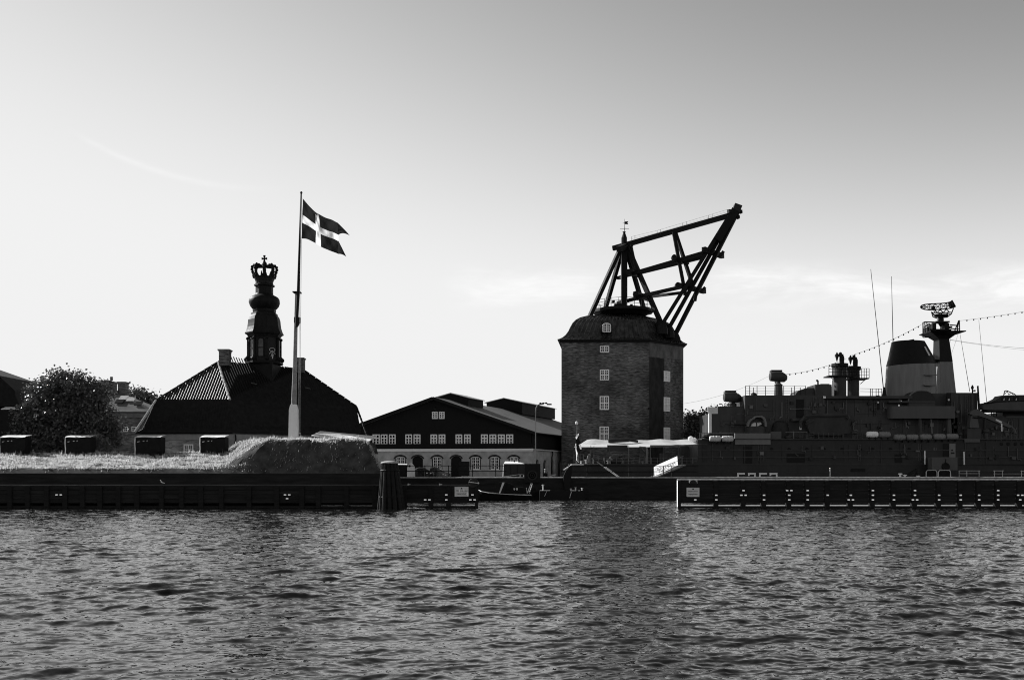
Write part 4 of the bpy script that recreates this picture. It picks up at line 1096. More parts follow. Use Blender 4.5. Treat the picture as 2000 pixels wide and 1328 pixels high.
    leg('sheer_leg', (1289, 627, 163.5), (1226, 484, 167.8), .66); leg('sheer_leg', (1258.5, 607, 172), (1223, 486, 168.3), .62)
    leg('stay', (1243, 530, 165.5), (1232.5, 480, 167), .34)
    TIP = (1440, 404, 160.5)
    leg('jib_leg', (1293.5, 633, 161), (1433, 408, 160.4), .62); leg('jib_leg', (1308, 638, 163), (1437, 408, 160.7), .60); leg('jib_leg', (1320, 651, 165.5), (1441.5, 412, 161), .62)
    leg('jib_leg', (1400, 470, 160.6), (1436, 412, 160.5), 1.25)
    leg('top_beam', (1197, 485.5, 169), (1424, 421.5, 160.5), .66, .74)
    leg('brace_beam', (1206.5, 543.5, 170.5), (1228, 537, 167.5), .5); leg('brace_beam', (1226, 537.5, 166.5), (1380, 492.5, 160.5), .56); leg('brace_beam', (1240, 535.5, 171.5), (1374, 502.5, 165), .5)
    leg('brace_beam', (1206, 592, 170), (1246, 582.5, 167), .5); leg('brace_beam', (1243, 580.5, 165.5), (1334, 560, 161), .52); leg('brace_beam', (1264, 580.5, 171), (1334, 571.5, 165.5), .44)
    leg('hanger', (1315.5, 454, 164.2), (1335.5, 559, 161.5), .5); leg('hanger', (1318.5, 453, 164.4), (1351, 552, 165.5), .5)
    # crossheads where the members meet
    leg('crosshead', (1374, 487.5, 159.6), (1411, 500.5, 167), .62, .8); leg('crosshead', (1323.5, 557, 159.9), (1376, 569.5, 167.5), .6, .75)
    leg('crosshead', (1315, 505, 161.5), (1343, 513, 168), .55, .7); leg('crosshead', (1227, 531, 164.5), (1246, 537, 172), .75, .9); leg('crosshead', (1240, 575, 164.3), (1270, 583.5, 172.5), .62, .9)
    leg('crosshead', (1208, 487, 165.5), (1232, 477, 169.5), .8, .9)
    leg('knee', (1404, 503, 161), (1413, 491.5, 161), .5); leg('knee', (1368, 571, 162), (1377, 561.5, 162), .5); leg('knee', (1359, 575, 163), (1357, 588, 163), .5); leg('knee', (1340, 562, 161), (1337, 577, 161), .42)
    leg('knee', (1347, 560, 161.5), (1350, 546, 161.5), .4)
    m = MB()
    for (x0, y0, x1, y1, dd) in ((1376, 488, 1371, 483.5, 160), (1316, 503, 1314, 507, 161), (1323, 557, 1322, 561, 160), (1241, 574, 1239, 577, 164)):
        m.tube(P(x0, y0, dd) + V(0, -.5, 0), P(x0, y0, dd) + V(0, .5, 0), .4, n=10)
    m.build('sheave', M_BEAM, t)
    # jib head
    m = MB(); a_, b_ = P(1436, 416, 160.5), P(1441.5, 401, 160.5); m.beam(a_, b_, 1.15, 1.2); m.build('jib_head', M_SHIPD, t)
    m = MB(); m.beam(P(1422, 413, 159.8), P(1448, 414, 161.2), .5, .55); m.beam(P(1427, 418, 160.6), P(1443, 425, 160.8), .5, .6)
    m.tube(P(1446, 414, 160.2), P(1446, 414, 161.6), .36, n=10); m.tube(P(1442, 425, 160.2), P(1442, 425, 161.4), .28, n=10); m.build('head_block', M_BEAM, t)
    # handrail wires along the top beam
    m = MB()
    for px, py in ((1233.5, 472), (1283.5, 460), (1333, 445.5), (1383.5, 430.5), (1240, 470), (1290, 458), (1341, 443), (1391, 428)):
        b_ = P(px, py, 167 - (px - 1217) * .0295); m.tube(b_, b_ + UP * .82, .025, n=4)
    tp = lambda px, py, dz: P(px, py, 167 - (px - 1217) * .0295) + UP * dz
    for dz in (.8, .42): m.path([tp(1233.5, 472, dz), tp(1283.5, 460, dz), tp(1333, 445.5, dz), tp(1383.5, 430.5, dz), tp(1422, 419, dz)], .014, 4)
    m.build('hand_wire', M_DARK, t)
    # sheer foot castings on the roof
    for (px, py, dd) in ((1294, 637, 160.8), (1307, 645, 162.6), (1319, 656, 165.2), (1290, 632, 163)):
        m = MB(); c = P(px, py, dd); m.lathe(c, [(.9, -1.3), (.85, -.4), (.55, .3), (.3, .5)], 8); m.build('sheer_foot', M_BEAM, t)
    m = MB(); m.ppoly([(1274, 645), (1288, 622), (1303, 632), (1322, 652), (1332, 668), (1300, 664), (1282, 655)], 163.2, 2.5); m.build('foot_housing', M_BEAM, t)
    return t
M_SKYGLASS = mat('painted_sky_glass', .5, .12, .3, .6, spec=.9)  # pale base colour stands in for the mirrored sky
crane()
# ------------------------------------------------------------------ grey warship
def warship():
    t = thing('warship', 'long grey warship with white awning, funnel and radar mast behind the right jetty', 'ship', V(45, 146, 0))
    D0 = 140.0
    ZD = P(0, 905.7, D0).z; Z1 = P(0, 858.5, D0).z
    # hull: stations along x
    m = MB(); rings = []
    for x, hb, zk, rake in ((8.2, 5.0, -.6, .35), (9.5, 5.4, -.8, 0), (16, 5.9, -1, 0), (30, 6, -1, 0), (60, 6, -1, 0), (78, 5.6, -1, 0), (92, 3.6, -1, 0), (104, .3, -1, 0)):
        zt = ZD + max(0, (x - 70)) * .06
        rings.append([V(x + rake, 146 - hb * .9, zk), V(x, 146 - hb, 1.5), V(x - rake * .4, 146 - hb, zt), V(x - rake * .4, 146 + hb, zt), V(x, 146 + hb, 1.5), V(x + rake, 146 + hb * .9, zk)])
    m.loft(rings); m.build('hull', M_HULL, t)
    # plating seams and rubbing strakes on the side
    def strake(px0, px1, py, h_=.09, D=139.98):
        m = MB(); a_, b_ = P(px0, py, D), P(px1, py, D); m.box(a_.x, b_.x, 139.93, 140.3, a_.z - h_ / 2, a_.z + h_ / 2); m.build('rubbing_strake', M_SHIP, t)
    strake(1140, 2100, 907); strake(1364, 2100, 893, .12); strake(1364, 2100, 879, .08); strake(1140, 2100, 921.5, .05)
    m = MB(); m.pbox(1113.5, 1168, 905.4, 908.2, 140.55, .12); m.build('gunwale', M_SIGN, t)  # sun on the aft bulwark, put in as a pale strip
    # first deckhouse flush with the side
    m = MB(); a_ = P(1363, 858.5, D0); m.box(a_.x, 80, 140.05, 151.9, ZD, Z1); m.build('deckhouse', M_HULL, t)
    m = MB(); a_ = P(1370, 860, D0); m.box(a_.x, 80, 139.75, 152.2, Z1 + .002, Z1 + .16); m.build('deck_edge', M_SHIP, t)
    for px in (1454, 1484, 1720, 1800, 1885, 1925): 
        m = MB(); m.pbox(px, px + 1.3, 863, 905, 139.95, .09); m.build('side_stiffener', M_SHIP, t)
    pm = None
    for px, py in [(x_, 877) for x_ in (1507, 1541, 1576, 1610, 1645, 1704, 1739, 1776)] + [(x_, 867) for x_ in (1956, 1969, 1983, 1996)]:
        if pm is None: q_ = MB(); q_.lathe((0, 0, 0), [(.2, -.05), (.24, -.03), (.24, .02)], 10, 'y'); pm = q_.mesh('porthole')
        o = obj('porthole', pm, M_BLACKP, t); c = P(px, py, 140.0); o.location = V(c.x, 140.04, c.z)
    for (x0, x1, y0, y1) in ((1452, 1469, 871, 905), (1537, 1572, 886, 903), (1748, 1762, 887, 903), (1842, 1853, 866, 893)):
        m = MB(); m.pbox(x0, x1, y0, y1, 139.97, .1); m.build('doorway', M_BLACKP, t)
    m = MB(); m.pbox(1854, 1866, 866, 893, 139.9, .12); dr = m.build('door', M_SHIPL, t, label='light grey door')
    m = MB(); c = P(1859.5, 879, 139.86); m.lathe(c, [(.12, 0), (.12, .05)], 8, 'y'); m.pbox(1857, 1864, 883, 886, 139.87, .06); m.build('handle', M_DARK, dr)
    m = MB(); m.pbox(1662, 1690, 914.5, 922.5, 139.94, .12); m.build('hull_recess', M_BLACKP, t)
    m = MB(); m.pbox(1372, 1380, 871, 900, 139.97, .1); m.build('doorway', M_SHIPD, t)
    # pennant number
    def glyph(ch, x0, x1, y0, y1):
        w_ = x1 - x0; h_ = y1 - y0; s = 3.1
        B_ = {'F': [(0, 0, s, h_), (0, 0, w_, s), (0, h_ * .45, w_ * .8, h_ * .45 + s)],
              '3': [(0, 0, w_, s), (w_ - s, 0, w_, h_), (w_ * .3, h_ * .45, w_, h_ * .45 + s), (0, h_ - s, w_, h_), (0, 0, s, h_ * .22)],
              '5': [(0, 0, w_, s), (0, 0, s, h_ * .5), (0, h_ * .45, w_, h_ * .45 + s), (w_ - s, h_ * .45, w_, h_), (0, h_ - s, w_, h_)],
              '2': [(0, 0, w_, s), (w_ - s, 0, w_, h_ * .5), (0, h_ * .45, w_, h_ * .45 + s), (0, h_ * .45, s, h_), (0, h_ - s, w_, h_), (0, 0, s, h_ * .22)]}[ch]
        m = MB()
        for i, (a_, b_, c_, d_) in enumerate(B_): m.pbox(x0 + a_, x0 + c_, y0 + b_, y0 + d_, 139.90 + i * .002, .1)
        m.build('hull_number', M_NUM, t)
    for ch, x0, x1 in (('F', 1440, 1455), ('3', 1461, 1476), ('5', 1482.5, 1498), ('2', 1503, 1518.5)): glyph(ch, x0, x1, 923.3, 949)
    lettering('B1', .5, P(1826.5, 877.5, 139.9), (1, 0, 0), M_SHIPL, t)
    # quarterdeck awning
    zr, ze = P(0, 858.5, 146).z, P(0, 868, 140).z
    e_ = lambda px, D, py: P(px, py, D)
    m = MB(); x0, x1, xr0, xr1 = P(1131, 0, 140).x, P(1391, 0, 140).x, P(1147, 0, 146).x, P(1366, 0, 146).x
    nseg = 26; rows_ = []
    for i in range(nseg + 1):
        s = i / nseg; xa = x0 + (x1 - x0) * s; xb = xr0 + (xr1 - xr0) * s
        sag = .05 * math.sin(s * PI * 7) + .04 * math.sin(s * 31)
        dip = -.42 * math.exp(-((s - .36) / .13) ** 2)
        rows_.append([V(xa, 139.9, ze + sag * .5), V(xa * .5 + xb * .5, 143, (ze + zr) / 2 - .12 + sag + dip * .6), V(xb, 146, zr + sag + dip * .2), V(xa * .5 + xb * .5, 149, (ze + zr) / 2 - .1), V(xa, 152, ze)])
    for r0, r1 in zip(rows_, rows_[1:]):
        for j in range(4): m.quad(r0[j], r1[j], r1[j + 1], r0[j + 1])
    aw = m.build('awning', M_CANVAS, t, smooth=True, fix=False)
    m = MB(); m.ppoly([(1130.5, 868.6), (1134, 867.5), (1136, 877), (1133.5, 877.5)], 139.85, .06); m.build('corner_flap', M_CANVAS, aw)
    m = MB(); m.tube(P(1188, 861, 143.6), P(1228, 859, 143.6), .28, n=8); m.tube(P(1222, 858.5, 143.8), P(1246, 862, 143.8), .18, n=8); m.tube(P(1200, 858.6, 143.5), P(1210, 858.2, 143.5), .12, n=6); m.build('rolled_cover', M_SHIPD, aw)
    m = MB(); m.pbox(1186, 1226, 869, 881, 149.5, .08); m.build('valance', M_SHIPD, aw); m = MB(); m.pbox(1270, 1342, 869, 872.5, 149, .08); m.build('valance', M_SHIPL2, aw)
    for px, D in ((1154, 140.4), (1190, 140.4), (1228, 140.4), (1270, 140.3), (1296, 140.3), (1325, 140.3), (1352, 140.3), (1160, 151), (1250, 151)):
        m = MB(); m.tube(P(px, 869.5, D), P(px, 906, D), .035, n=6); m.build('stanchion', M_SHIPL if px in (1270, 1228) else M_SHIP, t)
    m = MB(); m.path([P(1263.5, 905, 140.8), P(1263.5, 876, 140.8), P(1262, 873.5, 140.8), P(1259, 873, 140.8), P(1248.5, 872.7, 140.8)], .1, 6); m.path([P(1254, 875, 140.8), P(1259, 882, 140.8)], .04); m.build('davit', M_SHIPL, t)
    # quarterdeck clutter: bollards, winch, hatch
    for px, r_, h_ in ((1144, .16, .62), (1147.5, .12, .4), (1135, .14, .4), (1188, .2, .5), (1255, .12, .35)):
        m = MB(); b_ = P(px, 905.5, 141.2); m.lathe(V(b_.x, 141.2, ZD), [(r_, 0), (r_ * .8, h_ * .6), (r_ * 1.35, h_ * .75), (r_ * 1.1, h_)], 10); m.build('bollard', M_WHITE if px < 1146 else M_SHIPL, t)
    m = MB(); m.path([P(1149, 903, 141), P(1149.2, 889.5, 141), P(1153, 887.6, 141)], .17, 8); m.build('vent_pipe', M_SHIPL, t)
    m = MB(); c = P(1202, 897, 142.5); m.ball(V(c.x, 142.5, ZD + .55), 1.0, .8, .85, 12, 8); m.tube(V(c.x - .9, 142.0, ZD + .6), V(c.x - 1.3, 141.6, ZD + .3), .2, n=8); m.tube(V(c.x + .5, 142.0, ZD + 1.1), V(c.x + .9, 141.6, ZD + 1.1), .16, n=8); m.build('capstan', M_SHIPD, t)
    for (x0, x1, y0, y1, dd) in ((1160, 1175, 897, 905.5, 142), (1220, 1232, 895, 905.5, 144), (1180, 1184, 893, 905.5, 141.5), (1290, 1312, 885, 905.5, 146), (1330, 1360, 872, 905.5, 147)):
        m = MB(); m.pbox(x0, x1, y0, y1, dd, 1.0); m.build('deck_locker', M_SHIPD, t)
    # stern rail and flagstaff
    m = MB()
    for px in (1121, 1127, 1133, 1139.5): m.tube(P(px, 887.5, 140.9), P(px, 905.7, 140.9), .035, n=5)
    for py in (887.6, 893.5, 899.5): m.tube(P(1120, py, 140.9), P(1140, py, 140.9), .03, n=5)
    for px in np.arange(1146, 1440, 11.5): m.tube(P(px, 894, 140.2), P(px, 905.7, 140.2), .022, n=4)
    for py in (894, 900): m.tube(P(1146, py, 140.2), P(1362, py, 140.2), .012, n=4)
    m.build('stern_rail', M_SHIPL, t)
    m = MB(); m.tube(P(1125.5, 905, 142), P(1127.3, 828, 142), .07, .045, 6); m.tube(P(1126.5, 868, 142), P(1131, 903, 142), .05, n=6); m.build('flagstaff', M_SHIPL, t)
    m = MB(); m.ball(P(1126.3, 826, 142), .2, .2, .26); m.build('staff_ball', M_WHITE, t)
    # superstructure -------------------------------------------------
    def block(name, x0, x1, y0, y1, D, dep, m_=None, par=None, taper=0):
        m = MB(); a_, b_ = P(x0, y1, D), P(x1, y0, D); m.box(a_.x, b_.x, D, D + dep, a_.z, b_.z); return m.build(name, m_ or M_SHIP, par or t)
    aft = block('after_house', 1384.5, 1456, 808, 862, 142.5, 7)
    m = MB(); m.tube(P(1385.6, 862, 142.4), P(1385.6, 808, 142.4), .16, n=8); m.tube(P(1388.6, 862, 142.4), P(1388.6, 808, 142.4), .09, n=8); m.build('sunlit_edge_strip', M_WHITE, aft)  # white tubes stand in for the sunlit left corner of the house
    m = MB(); m.pbox(1383, 1402, 795.5, 808, 142.45, .06); m.build('canvas_dodger', M_SIGN, aft)
    block('canvas_dodger', 1402, 1454, 794.5, 807.8, 142.46, .06, M_SHIP, aft)
    m = MB()
    for px in np.linspace(1383, 1454, 10): m.tube(P(px, 794, 142.5), P(px, 808, 142.5), .03, n=4)
    m.tube(P(1383, 794.2, 142.5), P(1455, 794.2, 142.5), .035, n=5); m.build('rail', M_SHIPD, aft)
    house = block('hangar_house', 1455, 1612, 772, 862, 142.0, 8)
    lad = block('doorway', 1555, 1570, 780, 816, 141.95, .1, M_BLACKP, house)
    for px in (1571, 1598, 1589): block('stiffener', px, px + 1.4, 776, 816, 141.94, .1, M_SHIP, house)
    m = MB(); m.tube(P(1543.5, 798.5, 141.4), P(1582, 798, 141.4), .045, n=6); m.ball(P(1544, 798.6, 141.4), .1); m.build('hand_bar', M_SHIPL, house)
    block('gallery', 1548, 1566, 817, 822, 141.0, 1.2, M_SHIP, house)
    m = MB()
    for px in (1456, 1464, 1478.5, 1495, 1530.5, 1551.5, 1573): m.tube(P(px, 753.5, 142.1), P(px, 772, 142.1), .05, n=5)
    m.tube(P(1471.5, 757, 142.1), P(1471.5, 772, 142.1), .05, n=5); m.tube(P(1546, 757, 143), P(1546, 772, 143), .05, n=5); m.tube(P(1563, 757, 143), P(1563, 772, 143), .05, n=5)
    for py in (754, 758.7, 763.4, 768): m.tube(P(1456, py, 142.1), P(1573, py, 142.1), .02, n=4)
    m.build('rail', M_SHIPD, house)
    m = MB(); c = P(1472, 772, 144); m.lathe(c, [(.45, 0), (.42, .2), (.25, .36), (.02, .4)], 12); m.build('vent_dome', M_SHIPD, house)
    m = MB(); m.ppoly([(1553, 772), (1559, 763), (1576, 757.5), (1594, 757.5), (1594, 772)], 143, 3.5); m.build('sloped_casing', M_SHIP, house)
    block('radar_office', 1592, 1624, 751, 773, 142.6, 4, M_SHIP, house)
    block('office_top', 1603, 1620, 749.6, 751, 142.8, 3, M_SHIP, house)
    m = MB(); m.path([P(1597.5, 751, 143), P(1597.3, 743, 143), P(1594, 743.3, 143)], .12, 8); m.build('periscope_vent', M_DARK, house)
    def director(cx, ytop, ybase, D, lab_):
        s = k(D)
        m = MB(); c = P(cx, 0, D)
        z = lambda py: CAM_H + (930 - py) * s
        m.lathe((c.x + .1, D, 0), [(8.6 * s, z(ybase)), (8.2 * s, z(ybase - 9)), (7.6 * s, z(ybase - 19)), (8.4 * s, z(ybase - 20.5)), (4.4 * s, z(ybase - 23)), (3.6 * s, z(ybase - 28))], 10)
        o = m.build('fire_director', M_SHIP, t, label=lab_)
        zc = z(ytop + 13)
        m = MB(); m.lathe((c.x - 18 * s, D - .5, zc), [(5.6 * s, 0), (8.8 * s, .1), (9.6 * s, .5), (9.8 * s, 1.4), (8.6 * s, 1.95)], 16, 'x'); m.lathe((c.x + 4 * s, D + .2, zc - .1), [(6 * s, 0), (8.8 * s, .2), (8.8 * s, .7), (5 * s, 1.05)], 16, 'x'); m.build('aerial_drum', M_SHIP, o, smooth=True)
        m = MB(); a_ = V(c.x - 14 * s, D - .2, z(ytop + 3.5)); m.box(a_.x, c.x + 7 * s, D - .5, D + .2, z(ytop + 3.4), z(ytop + .2)); m.tube(V(c.x - 16.5 * s, D - .3, z(ytop + 8)), V(c.x - 16.5 * s, D - .3, z(ytop + 2)), .05, n=5); m.build('top_box', M_DARK, o)
        m = MB(); m.beam(V(c.x, D + .4, z(ybase - 24)), V(c.x - .2, D + .4, z(ytop + 8)), .5, .6); m.build('yoke', M_SHIP, o)
    director(1519, 723, 772, 144, 'fire-control director on the hangar roof')
    director(1429.5, 763, 795 + 15, 145, 'lower fire-control director')
    # gun in its round shield
    m = MB(); c = P(1479, 846, 141.2); m.lathe((c.x, 142.3, 0), [(1.5, P(0, 862, 141).z), (1.5, P(0, 833, 141).z), (1.44, P(0, 832, 141).z)], 20); gun = m.build('gun_mount', M_SHIP, t, smooth=True)
    m = MB(); cz = P(0, 833, 141).z
    outer, inner = [], []
    prof = [(-20, 0), (-19, -6), (-15.5, -12.5), (-10, -16.5), (-6.5, -17.5), (-4.5, -20), (0, -21.2), (9, -21.2), (14, -18.5), (17, -13), (19, -5), (19, 0)]
    for (dx, dy) in prof: outer.append((1479 + dx, 833 + dy)); inner.append((1479 + dx * .80, 833 + dy * .86))
    vs0 = []
    for i in range(len(prof) - 1):
        m.ppoly([outer[i], outer[i + 1], inner[i + 1], inner[i]], 141.0, 2.6)
    m.build('gun_shield', M_SHIPL, gun)
    m = MB(); m.prism([P(1463, 833, 142.9), P(1497, 833, 142.9), P(1497, 817, 142.9), P(1463, 817, 142.9)], (0, .1, 0)); m.build('gun_breech_screen', M_BLACKP, gun)
    m = MB(); m.prism([P(1466, 832.5, 141.2), P(1477, 832.5, 141.2), P(1476, 821, 142.4), P(1470, 824, 142.4)], (0, .04, .02)); m.prism([P(1479, 832.5, 141.2), P(1488, 828, 141.6), P(1484, 820, 142.5), P(1478, 820.5, 142.5)], (0, .04, .02)); m.build('bright_gap_panel', M_WHITE, gun)  # white panels added for the bright opening inside the shield
    m = MB(); m.tube(P(1414.5, 828.5, 140.6), P(1462, 830.3, 141.6), .055, .11, 8); m.tube(P(1414.3, 828.5, 140.6), P(1417.5, 828.6, 140.6), .09, n=8); m.build('barrel', M_DARK, gun)
    m = MB(); c = P(1520, 840, 141.8); m.lathe((c.x + .3, 142.0, P(0, 858, 142).z), [(1.2, 0), (1.25, 1.5), (1.0, 2.3), (.4, 2.7)], 14); m.build('covered_mount', M_SHIPD, t)
    block('spray_shield', 1435.5, 1505, 846, 868, 139.85, .5, M_SHIPL)
    block('ready_locker', 1506, 1526, 842.5, 863, 140.3, 1.4, M_SHIPL2)
    for px, r_ in ((1541, .42), (1565, .42)):
        m = MB(); c = P(px, 863, 140.6); m.lathe(V(c.x, 140.8, c.z), [(r_, 0), (r_ * .85, .55), (r_ * 1.25, .62), (r_ * 1.05, .85), (.1, 1.0)], 12); m.build('mushroom_vent', M_SHIP, t)
    m = MB(); m.tube(P(1550, 862, 140.2), P(1550, 842, 140.2), .06, n=6); m.tube(P(1534, 844, 140.2), P(1576, 843.5, 140.2), .035, n=5); m.tube(P(1576, 862, 140.2), P(1576, 843.5, 140.2), .035, n=5); m.build('guard_rail', M_SHIPL, t)
    # boat under its davit
    m = MB(); m.loft([[P(x_, y_, dd) for x_, y_, dd in ((a_, yt, 140.6), (a_, yb, 141.0), (a_, yb, 143.2), (a_, yt, 143.6))] for a_, yt, yb in ((1574, 822, 832), (1582, 816, 846), (1600, 814, 849.5), (1640, 814, 849.5), (1657, 815, 846))])
    boat = m.build('missile_launcher', M_SHIP, t, label='boxed launcher on legs')
    m = MB(); m.path([P(1564, 836, 140.4), P(1563.5, 824, 140.4), P(1572, 813, 140.4), P(1600, 811, 140.4), P(1655, 811, 140.4), P(1658, 818, 140.4)], .22, 6); m.path([P(1573, 829, 140.3), P(1590, 821, 140.3)], .1, 6); m.build('davit_arm', M_SHIP, boat)
    for px in (1597, 1645): 
        m = MB(); m.pbox(px, px + 3, 849, 862, 141.2, .5); m.build('leg', M_SHIP, boat)
    m = MB(); m.pbox(1561.5, 1565.5, 833, 839, 140.3, .05); m.build('notice_plate', M_SIGN, boat)
    # centre block, tower platform and the two sensor towers
    block('centre_house', 1612.5, 1755, 778.5, 862, 142.6, 7)
    slab_ = block('tower_deck', 1608, 1782, 773, 778.5, 141.8, 8.5)
    m = MB(); m.pbox(1608, 1613, 773.8, 777.8, 141.70, .08); m.build('sunlit_end', M_WHITE, slab_)  # sun on the slab's left end, put in as a white plate
    block('centre_bulkhead', 1600, 1870, 816, 862, 142.2, .38, M_SHIP)
    for px in (1615, 1652): 
        m = MB(); m.pbox(px, px + 1, 779, 816, 142.5, .09); m.build('stiffener', M_SHIPL, t)
    def tower(cx, hw, ytop, yplat, ybase, D, plat, lab_):
        s = k(D); c = P(cx, 0, D).x; z = lambda py: CAM_H + (930 - py) * s
        m = MB(); m.lathe((c, D, 0), [(hw * s, z(ybase)), (hw * s, z(yplat + 1)), (hw * 1.12 * s, z(yplat)), (hw * 1.06 * s, z(ytop + 8)), (hw * 1.18 * s, z(ytop + 6)), (hw * 1.18 * s, z(ytop))], 18)
        o = m.build('sensor_tower', M_SHIP, t, smooth=True, label=lab_)
        m = MB(); m.lathe((c, D, 0), [(hw * 1.3 * s, z(ytop + 6.4)), (hw * 1.3 * s, z(ytop))], 18); m.build('collar', M_DARK, o)
        m = MB()
        x0, x1 = plat; a_, b_ = P(x0, yplat + 1.2, D), P(x1, yplat - 1.0, D); m.box(a_.x, b_.x, D - 1.3, D + 1.3, a_.z, b_.z)
        pl = m.build('platform', M_DARK, o)
        m = MB(); xs_ = np.linspace(x0, x1, 9)
        for px in xs_: m.tube(V(P(px, 0, D).x, D - 1.25, z(yplat)), V(P(px, 0, D).x, D - 1.25, z(yplat - 19)), .05, n=5)
        for dy in (19, 13, 7): m.tube(V(P(x0, 0, D).x, D - 1.25, z(yplat - dy)), V(P(x1, 0, D).x, D - 1.25, z(yplat - dy)), .03, n=4)
        m.tube(V(P(x0 + 3, 0, D).x, D - .8, z(yplat)), V(P(cx - hw, 0, D).x, D - .6, z(yplat + 10)), .05, n=5); m.tube(V(P(x1 - 3, 0, D).x, D - .8, z(yplat)), V(P(cx + hw, 0, D).x, D - .6, z(yplat + 10)), .05, n=5)
        m.build('railing', M_DARK, pl)
        # sensor head: two eyes over a forked body
        m = MB(); m.lathe((c + .3, D, 0), [(4.6 * s, z(ytop)), (5 * s, z(ytop - 10)), (4 * s, z(ytop - 15))], 10); m.box(c - 8.5 * s, c + 6 * s, D - .3, D + .3, z(ytop - 13.5), z(ytop - 18.5))
        m.ball(V(c + 1.2 * s, D, z(ytop - 19.5)), 3.4 * s); m.lathe((c - 5.5 * s, D, 0), [(.5 * s, z(ytop - 4)), (2.4 * s, z(ytop - 10)), (3 * s, z(ytop - 16)), (2.2 * s, z(ytop - 20)), (.3 * s, z(ytop - 23))], 8); m.ball(V(c + 6.5 * s, D - .1, z(ytop - 11)), 2 * s, 2 * s, 5 * s); m.build('sensor_head', M_DARK, o)
    tower(1640, 12.2, 710.5, 735.5, 775, 144.5, (1613.5, 1666), 'nearer sensor tower with white sunlit edge')
    tower(1666.5, 11, 716.5, 740.5, 776, 148, (1653, 1691.5), 'farther sensor tower')
    m = MB(); m.pbox(1624.2, 1629, 742, 773, 143.4, .3); m.build('sunlit_edge_strip', M_WHITE, t)  # white strip paints the sunlit left edge of the tower
    # rails along the funnel deck
    m = MB()
    for px in (1700, 1703.5, 1711, 1716, 1722): m.tube(P(px, 759, 143), P(px, 775, 143), .05, n=5)
    for py in (758.8, 764.5): m.tube(P(1680, py, 143), P(1723, py + .8, 143), .03, n=4)
    m.build('rail', M_DARK, t)
    # funnel and mast
    def ring(px0, px1, py, D, hb, skew=0, n=22):
        s = k(D); cx_ = P((px0 + px1) / 2, 0, D).x; a_ = (px1 - px0) / 2 * s; res = []
        for i in range(n):
            q_ = 2 * PI * i / n; c_, s_ = math.cos(q_), math.sin(q_)
            e = .9
            res.append(V(cx_ + a_ * math.copysign(abs(c_) ** e, c_), D + hb * math.copysign(abs(s_) ** e, s_), CAM_H + (930 - py) * s + skew * c_ * a_))
        return res
    DF = 147.0
    m = MB(); m.loft([ring(1728.5, 1826, 777, DF, 2.7), ring(1730, 1826, 755, DF, 2.6), ring(1732.5, 1825, 713.5, DF, 2.4, .045)]); fun = m.build('funnel', M_FUNNEL, t, smooth=True)
    m = MB(); m.loft([ring(1732.2, 1825.2, 713.0, DF, 2.44, .045), ring(1736, 1822, 700, DF, 2.3, .02), ring(1742.8, 1804, 668, DF, 2.0, 0), ring(1746, 1800, 667.2, DF, 1.7, 0)]); cap = m.build('funnel_cap', M_BLACKP, fun, smooth=True)
    m = MB(); m.ppoly([(1766, 668), (1772, 664.5), (1785, 662.2), (1787, 667.5)], DF - .8, 1.6); m.build('exhaust_hood', M_BLACKP, cap)
    m = MB()
    for i in range(9):
        s = i / 8; p = P(1804 + 19 * s, 670 + 33 * s, DF); m.tube(p, p + V(.35, 0, -.12), .035, n=4)
    m.build('rung', M_DARK, cap)
    m = MB(); m.prism([P(1805, 677, DF - 2.1), P(1807.5, 677, DF - 2.1), P(1817, 694, DF - 2.3), P(1814.5, 695, DF - 2.3)], (0, .1, 0)); m.build('louvre', M_SIGN, cap)
    m = MB(); m.pbox(1808, 1832, 731, 732.6, DF - 2.9, .6); m.build('foot_platform', M_FUNNEL, fun); m = MB(); m.pbox(1807, 1828, 750, 753, DF - 3, .6); m.build('foot_platform', M_FUNNEL, fun)
    for px, py in ((1778, 692),):
        m = MB(); c = P(px, py, DF - 2.25); m.lathe(c, [(.1, -.05), (.12, 0), (.1, .06)], 8, 'y'); m.build('cap_lamp', M_DARK, cap)
    DMa = 148.0
    def rq(px0, px1, py, D, hb):
        a_, b_ = P(px0, py, D), P(px1, py, D); return [V(a_.x, D - hb, a_.z), V(b_.x, D - hb, a_.z), V(b_.x, D + hb, a_.z), V(a_.x, D + hb, a_.z)]
    m = MB(); m.loft([rq(1828, 1858.5, 770, DMa, 1.5), rq(1828.5, 1853.5, 708.5, DMa, 1.2)]); mast = m.build('mast', M_FUNNEL, t)
    m = MB(); m.loft([rq(1828.4, 1853.6, 708.2, DMa, 1.22), rq(1828.5, 1848, 664, DMa, 1.0), rq(1818, 1858, 656.5, DMa, 1.3), rq(1806, 1874, 651.5, DMa, 2.0), rq(1806, 1875, 649.6, DMa, 2.1)]); m.build('mast_top', M_BLACKP, mast)
    m = MB(); m.pbox(1819, 1831, 702, 707, DMa - .6, 1.2); m.build('brace', M_BLACKP, mast)
    m = MB()
    for pl in ([(1802.5, 629.5), (1802.5, 659), (1818, 658.5)], [(1802.5, 630.5), (1806, 628.8), (1824, 629.2)], [(1806, 629), (1807, 650)], [(1810, 630), (1812, 650)], [(1804, 640), (1815, 632)], [(1868.5, 651), (1872.5, 626)], [(1863, 650), (1872.5, 626)], [(1874.2, 650), (1873.5, 625.5)], [(1870, 650), (1870, 632)], [(1855, 634.5), (1871, 636)], [(1857, 642), (1873, 643)], [(1816, 645), (1816, 632)]):
        m.path([P(x_, y_, DMa - 1.9) for x_, y_ in pl], .085, 6)
        m.path([P(x_, y_, DMa + 1.7) for x_, y_ in pl], .06, 6)
    m.build('mast_rail', M_DARK, mast)
